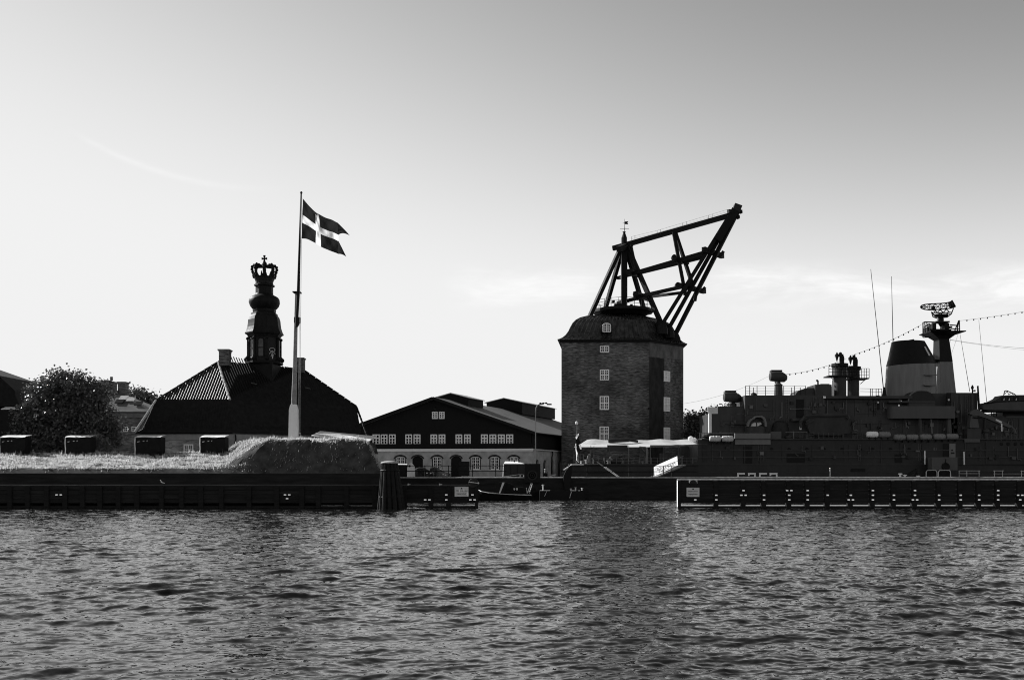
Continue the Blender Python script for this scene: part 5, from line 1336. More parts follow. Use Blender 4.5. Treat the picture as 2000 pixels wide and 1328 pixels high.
    for (x0, x1, y0, y1) in ((1817, 1858, 642.5, 650), (1821, 1828.5, 632, 644), (1845, 1854, 631, 644), (1828, 1855, 627, 629.5), (1853, 1860, 637, 640), (1811, 1816, 639, 649)):
        m = MB(); m.pbox(x0, x1, y0, y1, DMa - .8, 1.6); m.build('aerial_cabinet', M_DARK, mast)
    m = MB(); m.lathe((P(1837, 0, DMa).x, DMa, 0), [(.1, P(0, 638, DMa).z), (.42, P(0, 631, DMa).z), (.46, P(0, 624, DMa).z), (.3, P(0, 618, DMa).z)], 10); m.build('radar_pedestal', M_DARK, mast)
    # lattice radar reflector
    up_ = [(1797.5, 600), (1799, 597.5), (1805, 595.4), (1815, 594.2), (1826, 593.7), (1837, 593.2), (1848, 592.3), (1856, 590.2), (1859.5, 587.2), (1866, 599)]
    lo_ = [(1797.5, 600), (1799, 602.3), (1805, 604.6), (1815, 605.8), (1826, 605.4), (1837, 604.6), (1848, 603.6), (1856, 602.5), (1862, 600.8), (1866, 599)]
    m = MB()
    for dd in (0, .9):
        f_ = lambda p, i: P(p[0], p[1] - dd * .6, DMa - .4 - .35 * math.sin(i / 9 * PI) + dd)
        U_, L_ = [f_(p, i) for i, p in enumerate(up_)], [f_(p, i) for i, p in enumerate(lo_)]
        m.path(U_, .07, 5); m.path(L_, .07, 5)
        for i in range(1, 9):
            m.tube(U_[i], L_[i], .05, n=5)
            m.tube(U_[i], L_[i + 1], .035, n=4); m.tube(L_[i], U_[i + 1], .035, n=4)
            mid0 = (U_[i] + L_[i]) / 2; mid1 = (U_[i + 1] + L_[i + 1]) / 2; m.tube(mid0, mid1, .03, n=4)
    rad = m.build('radar_aerial', M_DARK, mast)
    m = MB(); m.ppoly([(1852, 592), (1860, 587), (1866, 599), (1856, 602)], DMa - .2, .15); m.ball(P(1822, 601.5, DMa - 1.6), .3, .3, .34); m.tube(P(1822, 602, DMa - 1.6), P(1826, 612, DMa), .06, n=5); m.build('feed_horn', M_DARK, rad)
    m = MB()
    tr_ = [[(1819, 609), (1820.5, 614), (1822, 619), (1830, 622), (1850, 619.5), (1858, 613), (1862, 602)], [(1819, 610.5), (1840, 611.5), (1858, 610)], [(1822, 616), (1858, 613.5)], [(1820, 611), (1828, 618), (1836, 611), (1844, 618), (1852, 610)], [(1826, 606), (1830, 611), (1836, 605), (1842, 611), (1848, 604), (1854, 610)]]
    for pl in tr_:
        for dd in (-.5, .5): m.path([P(x_, y_, DMa + dd) for x_, y_ in pl], .08, 5)
    m.pbox(1829, 1852, 613, 618.5, DMa - .4, .8); m.build('turning_frame', M_DARK, rad)
    # whip aerials
    for a_, b_, r_ in (((1727, 775, 143.5), (1700.5, 526, 143.5), .07), ((1744, 668, 147), (1741, 540, 147), .06), ((1894, 765, 144), (1874.5, 650, 147), .045), ((1927, 786, 143), (1911.5, 625, 143), .04)):
        m = MB(); m.tube(P(*a_), P(*b_), r_, r_ * .5, 5); m.build('whip_aerial', M_DARK, t)
    m = MB(); m.loft([[P(1722, 776, 143.2), P(1732, 776, 143.2), P(1732, 776, 144.0), P(1722, 776, 144.0)], [P(1725, 756, 143.4), P(1729, 756, 143.4), P(1729, 756, 143.8), P(1725, 756, 143.8)]]); m.build('aerial_base', M_DARK, t)
    # dressing lines with small lamps
    def line(pts, n_, sag, lamps, r_=.018):
        a_, b_ = P(*pts[0]), P(*pts[1]); ps = [a_.lerp(b_, i / n_) - UP * (sag * 4 * (i / n_) * (1 - i / n_)) for i in range(n_ + 1)]
        m = MB(); m.path(ps, r_, 4); o = m.build('dressing_line', M_DARK, t)
        if lamps:
            m = MB()
            for i in range(1, n_): m.ball(ps[i] - UP * .1, .1, .1, .14, 6, 4)
            m.build('line_lamp', M_DARK, o, kind='stuff')
    line(((1803, 632, 147), (1660, 695, 148)), 15, .35, True); line(((1653, 700, 148), (1520, 732, 145)), 12, .5, True); line(((1501, 735, 145), (1300, 792, 141)), 10, .8, False, .012)
    line(((1875, 626.5, 147), (2120, 585, 143)), 18, .25, True); line(((1853, 663, 147), (2120, 682, 143)), 8, .5, False); line(((1855, 664, 147), (2120, 690, 143)), 8, .4, False, .012)
    line(((1872, 650, 147), (1853, 706, 147)), 3, .05, False, .015); line(((1857, 662, 147), (1850, 690, 147)), 3, .03, False, .015)
    # bridge wing, dome and forward blocks
    m = MB(); x0, x1 = P(1742, 0, 140.6).x, P(1865, 0, 140.6).x; z0, z1 = P(0, 817, 140.6).z, P(0, 793, 140.6).z
    pts = [V(x1, 140.6, z0)] + [V(x0 + .9 - .9 * math.sin(q_), 141.5 - .9 * math.cos(q_), z0) for q_ in np.linspace(0, PI / 2, 7)] + [V(x0 + .03, 145, z0), V(x1, 145, z0)]
    m.prism(pts, (0, 0, z1 - z0)); m.build('bridge_wing', M_SHIPL2, t)
    m = MB(); m.pbox(1736, 1826, 783, 786.5, 141.6, 4); m.pbox(1775, 1826, 786.5, 793, 141.7, 3.5); m.build('wing_deck', M_SHIP, t)
    m = MB(); c_ = [(1800 + 26 * math.cos(q_), 784 - 21.5 * math.sin(q_) ** .8) for q_ in np.linspace(0, PI, 16)]
    m.ppoly(c_, 142, 2.4); dome = m.build('launcher_cover', M_SHIPD, t)
    m = MB(); m.path([P(x_, y_, 141.95) for x_, y_ in c_[6:]], .1, 6); m.build('sunlit_rim', M_SHIPL, dome)  # paler tube along the left side paints the sunlit rim
    block('bridge_house', 1857, 1909, 767, 862, 142.2, 7)
    m = MB(); m.pbox(1822, 1858, 768, 793, 143.2, 5); m.build('bridge_back', M_SHIP, t)
    for px in (1873, 1896, 1904): block('stiffener', px, px + 1, 770, 830, 142.12, .1, M_SHIPD)
    for px, py in ((1853, 781), (1715, 786)):
        block('lamp_recess', px - 4, px + 3, py - 14, py + 14, 142.1 if px > 1800 else 142.5, .12, M_BLACKP)
        m = MB(); c = P(px, py, 141.7); m.ball(c, .14, .1, .16); m.build('bulkhead_lamp', M_SIGN, t)
    for px0, px1, m_ in ((1766, 1768.5, M_SHIP), (1793, 1800, M_SHIP), (1817, 1819.5, M_SHIPL), (1848, 1857, M_SHIPL2)):
        m = MB(); m.tube(P((px0 + px1) / 2, 817, 141.4), P((px0 + px1) / 2 + 2, 846, 141.4), (px1 - px0) / 2 * k(141), n=8); m.build('wing_support', m_, t)
    m = MB(); m.tube(P(1900, 806, 143), P(1899, 752, 143), .12, .1, 8); m.ball(P(1899, 757, 143), .2, .2, .3); m.ball(P(1903, 763, 143), .22, .2, .12); m.build('signal_post', M_BLACKP, t)
    m = MB(); m.tube(P(1912.5, 806, 141.8), P(1909.5, 753.5, 141.8), .17, .12, 8); m.build('signal_post', M_BLACKP, t)
    # forward superstructure
    block('forward_house', 1909, 2110, 813, 862, 143.0, 7)
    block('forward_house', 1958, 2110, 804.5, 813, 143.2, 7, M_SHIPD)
    block('sill_band', 1965, 2110, 812.5, 815, 142.85, .2, M_SHIPL2)
    for px in (1918, 1936, 1941, 1946): 
        m = MB(); m.tube(P(px, 790, 144), P(px, 814, 144), .07, n=6); m.build('cradle_post', M_DARK, t)
    # deck crane
    m = MB(); m.loft([rq(1890, 1909, 836, 140.9, .55), rq(1894, 1905.5, 812, 140.9, .45), rq(1893, 1907, 807, 140.9, .45)]); cr = m.build('deck_crane', M_SHIPL2, t)
    m = MB(); m.ppoly([(1892.5, 807.5), (1900, 801), (1909, 798.5), (1914, 802.5), (1960, 823), (1976, 831.5), (1973, 836), (1955, 829), (1925, 816), (1911, 812), (1900, 811)], 140.2, .6); bm_ = m.build('boom', M_SHIPL2, cr)
    m = MB(); m.path([P(1974, 833, 140.5), P(1980, 838, 140.5), P(1982.5, 846, 140.5)], .18, 8); m.build('hook_end', M_SHIPL2, bm_)
    m = MB(); m.ppoly([(1945.5, 818), (1957, 823.5), (1955.5, 826.5), (1944.5, 821)], 140.15, .05); m.build('name_plate', M_SIGN, bm_)
    m = MB(); m.tube(P(1900, 815, 140.3), P(1922, 817.5, 140.3), .09, n=6); m.build('hydraulic_ram', M_DARK, bm_)
    block('crane_base', 1889, 1916, 837, 858, 140.6, 1.2, M_SHIP)
    block('deck_sponson', 1884, 1914, 857, 863.5, 139.7, 1.0, M_SHIPL2)
    for x0, y0, y1 in ((1806, 880, 906.5), (1882.5, 882, 907.5), (1956, 827.5, 842)):
        m = MB(); m.tube(P(x0, y0, 139.6), P(x0 + .4, y1, 139.6), .095, n=8); m.build('white_pole', M_WHITE, t)
    # life raft canisters
    lib = MB(); lib.lathe((0, 0, 0), [(.05, 0), (.3, .03), (.4, .12), (.42, .2), (.4, .24), (.43, .3), (.43, .55), (.46, .58), (.46, .64), (.43, .67), (.43, .95), (.46, .98), (.46, 1.04), (.43, 1.07), (.43, 1.32), (.4, 1.38), (.42, 1.42), (.4, 1.5), (.3, 1.6), (.05, 1.63)], 14, 'x')
    rm = lib.mesh('life_raft', True)
    for i, (px, py, m_) in enumerate(((1692, 848.5, M_WHITE), (1716, 848.8, M_RAFT), (1745, 854, M_RAFT), (1770, 854, M_RAFT), (1796, 853.5, M_RAFT), (1823, 853, M_RAFT), (1848, 852.5, M_RAFT), (1385, 857, M_RAFTL), (1409.5, 857, M_RAFTL))):
        me = rm.copy(); me.materials.clear(); me.materials.append(m_)
        o = obj('life_raft', me, m_, t); o.location = P(px, py, 139.9 if px > 1600 else 139.6)
        m = MB(); c = o.location
        for dx in (.35, 1.25): m.beam(c + V(dx, 0, -.72), c + V(dx, 0, -.3), .08, .5)
        m.build('raft_cradle', M_DARK, t)
    m = MB(); c = P(1380, 853, 139.8); m.ball(P(1383, 852, 140.4), .9, .6, .32); m.ball(P(1386, 850, 140.4), .6, .5, .3); m.build('cover_bundle', M_SHIPD, t)
    m = MB()
    for px in (1366, 1370, 1376, 1381): m.tube(P(px, 845, 140.5), P(px, 858.4, 140.5), .035, n=5)
    m.tube(P(1365, 845.5, 140.5), P(1436, 845.3, 140.5), .035, n=5); m.build('rail', M_SHIPL, t)
    m = MB(); c = P(1349, 857, 141); m.ball(c, .42, .4, .4, 10, 6); m.ball(c + V(.55, .1, -.1), .3); m.build('canvas_bundle', M_CANVAS, t)
    # fittings scattered over the bulkheads: seams, pipes, lockers, ladders, lamps and hose boxes
    g = random.Random(21)
    def fit(x0, x1, y0, y1, D, ns, npipe, nbox, nlad):
        for i in range(ns):
            px = g.uniform(x0, x1); m = MB(); m.pbox(px, px + .7, y0, y1, D - .04, .06); m.build('plate_seam', M_SHIPD if g.random() < .5 else M_SHIPL2, t)
        for i in range(max(1, ns // 2)):
            py = g.uniform(y0 + 2, y1 - 2); a_, b_ = sorted((g.uniform(x0, x1), g.uniform(x0, x1)))
            m = MB(); m.pbox(a_, b_ + 6, py, py + .8, D - .05, .06); m.build('plate_seam', M_SHIPD, t)
        for i in range(npipe):
            px = g.uniform(x0, x1); ya = g.uniform(y0, (y0 + y1) / 2); yb = g.uniform((y0 + y1) / 2, y1); q_ = g.choice((-4, 4, 7, -7))
            m = MB(); m.path([P(px, ya, D - .12), P(px, yb - 3, D - .12), P(px + q_, yb - 3, D - .12), P(px + q_, yb, D - .12)], g.uniform(.05, .1), 6); m.build('pipe', g.choice((M_SHIP, M_SHIPL2, M_SHIPL2, M_SHIPL)), t)
        for i in range(nbox):
            px, py = g.uniform(x0, x1), g.uniform(y0 + 3, y1 - 6); w_, h_ = g.uniform(2.5, 8), g.uniform(2.5, 7)
            m = MB(); m.pbox(px, px + w_, py, py + h_, D - .28, .3); m.pbox(px - .4, px + w_ + .4, py - .5, py, D - .32, .34); m.build('bulkhead_locker', g.choice((M_SHIP, M_SHIPL2, M_SHIPL2, M_SHIPD, M_SHIPL)), t)
        for i in range(nlad):
            px = g.uniform(x0, x1 - 6); m = MB()
            for dx in (0, 4.5): m.tube(P(px + dx, y0, D - .15), P(px + dx, y1, D - .15), .03, n=5)
            py = y0 + 1.5
            while py < y1: m.tube(P(px, py, D - .15), P(px + 4.5, py, D - .15), .025, n=4); py += 3.2
            m.build('wall_ladder', M_SHIPL2, t)
    fit(1458, 1545, 778, 842, 142.0, 4, 3, 4, 1); fit(1572, 1608, 776, 808, 142.0, 2, 3, 3, 1); fit(1614, 1738, 781, 813, 142.6, 6, 4, 5, 1); fit(1662, 1740, 820, 843, 142.2, 4, 4, 5, 1)
    fit(1388, 1452, 812, 850, 142.5, 3, 2, 3, 0); fit(1860, 1903, 772, 850, 142.2, 3, 4, 5, 1); fit(1746, 1850, 820, 846, 142.2, 4, 4, 4, 2); fit(1912, 2000, 818, 856, 143.0, 4, 4, 6, 1)
    fit(1385, 1450, 866, 900, 140.05, 3, 1, 2, 0); fit(1475, 1740, 868, 900, 140.05, 7, 5, 6, 1); fit(1745, 1818, 866, 900, 140.05, 3, 2, 3, 0); fit(1890, 2000, 872, 900, 140.05, 5, 3, 5, 0)
    # deck-edge guard rail
    m = MB()
    for px in np.arange(1580, 1740, 9.5): m.tube(P(px, 845, 139.85), P(px, 858.5, 139.85), .025, n=4)
    for py in (845, 849.5, 854): m.tube(P(1580, py, 139.85), P(1738, py, 139.85), .014, n=4)
    m.build('guard_rail', M_SHIPL2, t)
    m = MB()
    for px in np.arange(1918, 2060, 9.5): m.tube(P(px, 849, 139.85), P(px, 861.5, 139.85), .025, n=4)
    for py in (849, 853, 857): m.tube(P(1918, py, 139.85), P(2058, py, 139.85), .014, n=4)
    m.build('guard_rail', M_SHIPL2, t)
    for px, r_, h_, D in ((1668, .5, 1.3, 141), (1584, .3, .8, 140.4), (1925, .5, 1.6, 141.2), (1875, .3, 1.0, 140.4)):
        m = MB(); b_ = P(px, 858.5, D); m.lathe(V(b_.x, D, Z1), [(r_ * .6, 0), (r_ * .55, h_ * .6), (r_, h_ * .7), (r_, h_ * .9), (r_ * .5, h_)], 12); m.build('deck_ventilator', g.choice((M_SHIPL2, M_SHIP)), t)
    return t
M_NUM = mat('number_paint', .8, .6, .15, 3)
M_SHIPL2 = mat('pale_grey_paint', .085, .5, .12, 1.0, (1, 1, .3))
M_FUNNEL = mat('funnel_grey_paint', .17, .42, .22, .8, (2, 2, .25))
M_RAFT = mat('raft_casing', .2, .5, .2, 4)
M_RAFTL = mat('raft_casing_pale', .5, .5, .2, 4)
ship = warship()

# accommodation ladder and gangway
t = thing('ladder', 'white-stepped ladder slanting down from the warship quarterdeck to the quay', 'ladder', P(1206, 933, 136))
m = MB()
for dy in (0, .5): m.beam(P(1166, 902, 139.6) + V(0, -dy, 0), P(1208, 932, 136) + V(0, -dy, 0), .07, .14)
m.build('rail', M_SHIPD, t)
st = None
for i in range(15):
    s = .38 + .6 * i / 14; c = P(1166, 902, 139.6).lerp(P(1208, 932, 136), s)
    if st is None: q_ = MB(); q_.box(-.16, .16, -.55, .05, -.03, .03); st = q_.mesh('step')
    o = obj('step', st, M_WHITE, t); o.location = c + V(0, 0, .06)
t = thing('gangway', 'sloping gangway from the quay to the warship, carrying the white banner', 'gangway', P(1290, 934, 134))
g0, g1 = P(1275, 932.5, 134), P(1334, 908, 139.5)
m = MB(); m.beam(g0, g1, 1.0, .16); m.build('walkway', M_SHIPL, t)
for dy in (-.5, .5):
    m = MB()
    for i in range(6):
        c = g0.lerp(g1, .04 + .92 * i / 5) + V(0, dy, 0); m.tube(c, c + UP * 1.25, .03, n=5)
    m.tube(g0 + V(0, dy, 1.25), g1 + V(0, dy, 1.25), .03, n=5); m.build('handrail', M_SHIPL, t)
m = MB(); m.beam(g0 + V(-.3, 0, -.05), g0 + V(.9, 0, -.05), 1.1, .1); m.build('landing', M_STEEL, t)
bl0, bl1, bl2, bl3 = P(1278.5, 929.5, 133.3), P(1324, 908.5, 137.2), P(1322.5, 890.5, 137.2), P(1277, 911, 133.3)
t = thing('banner', 'white banner with dark lettering hung along the gangway rail', 'banner', bl0)
m = MB(); n_ = 16
for i in range(n_):
    a_, b_ = i / n_, (i + 1) / n_
    w0, w1 = V(0, .03 * math.sin(i * 1.9), 0), V(0, .03 * math.sin((i + 1) * 1.9), 0)
    m.quad(bl0.lerp(bl1, a_) + w0, bl0.lerp(bl1, b_) + w1, bl3.lerp(bl2, b_) + w1, bl3.lerp(bl2, a_) + w0)
m.build('cloth', M_CANVAS, t, smooth=True, fix=False)
ub = (bl1 - bl0).normalized()
lettering('PEDER SKRAM', .62, (bl0 + bl1 + bl2 + bl3) / 4 + V(.15, -.12, -.12), ub, M_PRINT, t, up=V(0, 0, 1) - ub * ub.z, sx_=1.02)
m = MB(); c = bl3 + V(.55, -.1, -.35); m.box(c.x - .16, c.x + .16, c.y - .03, c.y, c.z - .14, c.z - .08); 
for dx in (-.12, 0, .12): m.box(c.x + dx - .035, c.x + dx + .035, c.y - .03, c.y, c.z - .07, c.z + .07)
m.build('crown_mark', M_PRINT, t)

# ensign drooping on the ship's flagstaff
t = thing('ensign', 'limp dark and white ensign drooping from the warship stern flagstaff', 'flag', P(1127, 870, 141.9))
def droop(pts, w_, D):
    m = MB()
    L_ = [P(x_ - w_ * f_, y_, D) + V(0, .1 * math.sin(i * 2.1), 0) for i, (x_, y_, f_) in enumerate(pts)]; R_ = [P(x_ + w_ * f_, y_, D) + V(0, .18 * math.cos(i * 1.7), 0) for i, (x_, y_, f_) in enumerate(pts)]
    for i in range(len(pts) - 1): m.quad(L_[i], R_[i], R_[i + 1], L_[i + 1])
    return m
droop([(1130, 846, .6), (1128, 856, 1), (1129.5, 868, 1.15), (1130, 880, 1.1), (1127, 896, .8)], 3.4, 141.92).build('dark_cloth', M_TARP, t, fix=False)
droop([(1130.3, 846.5, .3), (1128.3, 849.5, .9), (1126.3, 853, .8), (1125.6, 857, .3)], 2.6, 141.75).build('white_cloth', M_CANVAS, t, fix=False)
droop([(1124.8, 866, .3), (1125, 872, 1), (1124.6, 876, .6), (1126.5, 884, .9), (1127, 899, .8), (1130, 903, .5)], 1.6, 141.75).build('white_cloth', M_CANVAS, t, fix=False)

# motor launch on its cradle
def launch():
    D = 141.0
    t = thing('motor_launch', 'grey ship launch with cabin windows stowed high on the warship', 'boat', P(1960, 800, 142))
    m = MB(); rings = []
    for px, yt, yb, hb in ((1921, 787, 789, .05), (1926, 786.5, 799, .7), (1940, 786, 800, 1.2), (1970, 785, 800.5, 1.35), (2010, 784, 801, 1.35), (2060, 783, 801, 1.2)):
        a_, b_ = P(px, yt, D), P(px, yb, D)
        rings.append([V(a_.x, D + 1.4 - hb, a_.z), V(a_.x, D + 1.4 + hb, a_.z), V(a_.x, D + 1.4 + hb * .85, b_.z), V(a_.x, D + 1.4 - hb * .85, b_.z)])
    m.loft(rings); m.build('hull', M_SHIPL2, t)
    m = MB(); m.loft([[P(px, yt, D + d_) for d_ in (.1, 2.7)] + [P(px, yb, D + d_) for d_ in (2.6, .2)] for px, yt, yb in ((1921, 786, 788), (1970, 783.5, 786), (2060, 781.5, 784))]); m.build('gunwale', M_BLACKP, t)
    m = MB(); m.ppoly([(1936, 785), (1951, 777.5), (1955, 772.5), (1975, 771.5), (2060, 771), (2060, 784)], D + .45, 1.9); cab = m.build('cabin', M_SHIPD, t)
    for pts in ([(1955, 782.5), (1957.5, 775.5), (1964, 775), (1965, 782)], [(1967.5, 782), (1967, 775), (1974, 774.8), (1974.5, 781.6)], [(1979, 781.5), (1978.6, 774.8), (1989, 774.5), (1990.5, 780.8)]):
        m = MB(); m.ppoly(pts, D + .40, .06); wn = m.build('window', M_BLACKP, cab)
        cx_ = sum(p[0] for p in pts) / 4; m = MB(); m.ppoly([(cx_ - 1, 781.5), (cx_ + .6, 777.5), (cx_ + 1.6, 778), (cx_ + 1.2, 781.5)], D + .385, .03); m.build('pane', M_SIGN, wn)
    m = MB()
    for dd in (.7, 1.7): m.path([P(1960, 772, D + dd), P(1962, 763.5, D + dd), P(1966, 763, D + dd), P(1982, 770, D + dd), P(1983, 772, D + dd)], .07, 5); m.path([P(1962, 770, D + dd), P(1967, 764, D + dd), P(1970, 771, D + dd), P(1975, 767, D + dd), P(1979, 771, D + dd)], .045, 4)
    m.build('folded_mast', M_DARK, cab)
    m = MB(); m.ppoly([(1926, 800.5), (2060, 801.5), (2060, 804.3), (1932, 804.0)], D + .4, 2); m.build('chock', M_BLACKP, t)
launch()

# ------------------------------------------------------------------ things on the pier beside the ship
t = thing('landing_box', 'pale grey box-shaped landing with a round black fender on the pier', 'landing stage', P(1845, 931, 138))
m = MB(); m.pbox(1820, 1870, 893, 918, 137.6, 1.4); m.build('body', M_SHIPL2, t)
m = MB(); c = P(1847, 911, 137.5); m.lathe(c, [(.2, -.05), (.52, -.12), (.56, 0), (.5, .1)], 16, 'y'); m.build('fender', M_RUBBER, t)
m = MB(); m.tube(P(1847, 896, 137.5), P(1847, 905, 137.5), .05, n=6); m.build('fender_rope', M_DARK, t)
for i, (x0, x1) in enumerate(((1808, 1830.5), (1832, 1857))):
    t = thing('cable_hoop_cart', ('dark hooped cart on the pier, left one under the pale landing' if i == 0 else 'dark hooped cart on the pier, right one below the round fender'), 'cart', P((x0 + x1) / 2, 934, 136), 'hooped carts on the pier')
    m = MB(); m.pbox(x0, x1, 928.5, 931.5, 136, 1.6); m.build('bed', M_TAR, t)
    for dd in (0, 1.5):
        m = MB(); m.path([P(x0 + .5, 931, 136 + dd), P(x0 + .8, 921, 136 + dd), P(x0 + 3, 918.4, 136 + dd), P((x0 + x1) / 2, 918.0, 136 + dd), P(x1 - 3, 918.4, 136 + dd), P(x1 - .8, 921, 136 + dd), P(x1 - .5, 931, 136 + dd)], .06, 6); m.build('hoop', M_STEEL, t)
    for px in (x0 + 3, x1 - 3):
        m = MB(); m.lathe(P(px, 931.4, 136.1), [(.2, -.06), (.2, .06)], 12, 'y'); m.build('wheel', M_RUBBER, t)
    m = MB(); m.pbox(x0 + 3, x1 - 3, 921, 929, 136.3, .9); m.build('load', M_TARP, t)
t = thing('pier_railing', 'low pale railing on the pier to the right of the hooped carts', 'railing', P(1895, 934, 137))
m = MB()
for py in (919.3, 924.7): m.tube(P(1872, py, 137), P(1914, py, 137), .045, n=6)
m.build('bar', M_STEEL, t)
m = MB()
for px in (1873, 1888, 1912): m.tube(P(px, 918.5, 137), P(px, 933.2, 137), .04, n=6)
m.build('post', M_STEEL, t)
t = thing('pier_railing', 'short pale railing on the pier at the right edge of view', 'railing', P(1950, 934, 137))
m = MB(); m.tube(P(1940, 919.3, 137), P(1960, 919.3, 137), .05, n=6); m.tube(P(1993, 920, 137), P(2030, 920, 137), .05, n=6); m.tube(P(1940, 925, 137), P(2030, 925, 137), .03, n=6); m.build('bar', M_STEEL, t)
m = MB()
for px in (1942, 1958, 1995, 2028): m.tube(P(px, 918.5, 137), P(px, 933.2, 137), .04, n=6)
m.build('post', M_STEEL, t)
for i, (px, h_, lb) in enumerate(((1758, .62, 'white mooring bollard on the pier beside the slanting boom'), (1767, .42, 'small white mooring post on the pier under the slanting boom'), (1621, .8, 'thin white lamp post on the pier below the boxed launcher'), (1793, .3, 'low white mooring cleat on the pier right of the slanting boom'))):
    b_ = V(P(px, 933, 134).x, 134, ZQ); t = thing('mooring_bollard' if i != 2 else 'post_lamp', lb, 'bollard' if i != 2 else 'lamp', b_)
    m = MB()
    if i == 2: m.tube(b_, b_ + UP * 1.1, .05, n=6); m.ball(b_ + UP * 1.25, .1)
    else: m.lathe(b_, [(.2, 0), (.13, h_ * .3), (.13, h_ * .6), (.28, h_ * .72), (.26, h_ * .95), (.1, h_)], 12)
    m.build('shaft' if i == 2 else 'body', M_WHITE, t, smooth=True)
t = thing('hoist_boom', 'black slanting hoist boom lying on the pier below the life rafts', 'boom', V(P(1775, 933, 135).x, 135, ZQ))
m = MB(); m.beam(V(P(1768, 0, 135).x, 135, ZQ + .15), P(1791, 917, 135), .28, .34); m.build('boom', M_BLACKP, t)
m = MB(); b_ = P(1791, 917, 135); m.tube(b_, b_ - UP * .5, .03, n=5); m.ball(b_ - UP * .55, .1); m.tube(V(b_.x - .4, 135, ZQ), b_ - UP * .1, .06, n=6); m.build('prop', M_BLACKP, t)

# ------------------------------------------------------------------ quayside between the jetties
# quay fence
def quay_fence(px0, px1, label, D, py_top, posts):
    t = thing('quay_fence', label, 'fence', V(P((px0 + px1) / 2, 0, D).x, D, ZQ))
    for px in posts:
        m = MB(); x_ = P(px, 0, D).x; m.tube(V(x_, D, ZQ - .1), V(x_, D, P(0, py_top - 1, D).z), .06, n=6); m.build('post', M_BLACKP, t)
    for py in (py_top, py_top + 10.2):
        m = MB(); m.tube(P(px0, py, D), P(px1, py, D), .05, n=6); m.build('rail', M_BLACKP, t)
quay_fence(792, 990, 'thin black two-rail fence on the quay in front of the warehouse', 131.6, 909.5, (830, 876, 923, 968))
quay_fence(1110, 1362, 'thin black two-rail fence on the pier in front of the ship stern', 131.4, 910.7, (1147, 1228, 1274, 1296, 1312))
# light kiosk, black panel with ring, lamp post
t = thing('quay_hut', 'small dark hut with a bright white roof on the quay, beside the black panel', 'hut', P(1004, 934, 134))
m = MB(); m.pbox(984, 1024, 905.5, 935, 134, 2.2); m.build('wall', M_SHIPD, t)
for px in (997, 1010):
    m = MB(); m.pbox(px, px + .8, 907, 931, 133.96, .08); m.build('door_edge', M_BLACKP, t)
a_, c_ = P(983.5, 905.6, 133.8), P(1024.5, 905.6, 133.8)
m = MB(); m.loft([[a_, c_, c_ + V(0, 2.6, 0), a_ + V(0, 2.6, 0)], [a_ + V(.2, .5, .2), c_ + V(-.9, .5, .18), c_ + V(-.9, 2.4, .36), a_ + V(.2, 2.4, .36)]]); m.build('roof', M_WHITE, t)
m = MB(); m.tube(P(983.7, 906, 133.9), P(982.5, 931, 133.9), .05, n=6); m.build('drainpipe', M_WHITE, t)
m = MB()
for px in (1004.5, 1013.5): m.tube(P(px, 905, 135), P(px, 898.5, 135), .1, n=6)
m.build('vent', M_DARK, t)
t = thing('black_panel', 'tall black panel with a faint pale ring target, standing on the quay', 'panel', P(1040, 942, 129.6))
m = MB(); m.pbox(1024, 1055.5, 905.5, 942, 129.4, .5); m.build('board', M_BLACKP, t)
m = MB(); c = P(1039.8, 928, 129.36)
for r_, w_ in ((.55, .1), (.28, .06)): m.lathe(c, [(r_ + w_, .02), (r_ + w_, -.015), (r_ - w_, -.02), (r_ - w_, .02)], 22, 'y')
m.ball(c, .12, .03, .12); m.build('ring', M_RING, t) if 'M_RING' in globals() else m.build('ring', M_SHIPD, t)
t = thing('handrail_ramp', 'pale sloping handrail on the quay edge in front of the white-roofed hut', 'handrail', P(1000, 934, 130.4))
m = MB(); m.path([P(981, 930.8, 130.4), P(1013, 926.6, 130.4), P(1023, 926.4, 130.4)], .045, 6); m.path([P(945, 932.3, 130.4), P(1012, 932.6, 130.4)], .05, 6); m.build('rail', M_STEEL, t)
m = MB(); 
for px in (1016, 1023): m.tube(P(px, 926.4, 130.4), P(px, 934.4, 130.4), .05, n=6)
m.build('post', M_STEEL, t)
t = thing('street_lamp', 'tall thin street lamp with a curved arm in front of the warehouse', 'street lamp', V(P(1046, 0, 141).x, 141, ZQ))
m = MB(); D = 141; m.tube(V(P(1046, 0, D).x, D, ZQ), P(1046.3, 803, D), .09, .06, 8); m.path([P(1046.3, 803, D), P(1047, 797, D), P(1050, 791.5, D), P(1055, 789.2, D), P(1062, 788.8, D)], .085, 8); m.build('pole', M_SHIPL, t, smooth=True)
m = MB(); m.loft([rqx(P(1061, 788.5, D), .2, .1), rqx(P(1067, 788, D), .4, .16), rqx(P(1078, 789.8, D), .3, .1)]) if False else m.pbox(1068, 1077.5, 788.2, 790.6, D - .2, .4)
m.build('lamp_head', M_DARK, t)
m = MB()
for x_, y_, r_ in ((1055.5, 787.6, .18), (1061, 787.5, .2), (1066.5, 787.2, .2)): m.ball(P(x_, y_, D), r_, .2, .12)
m.ball(P(1050.5, 802, D), .12); m.build('lamp_fitting', M_DARK, t)

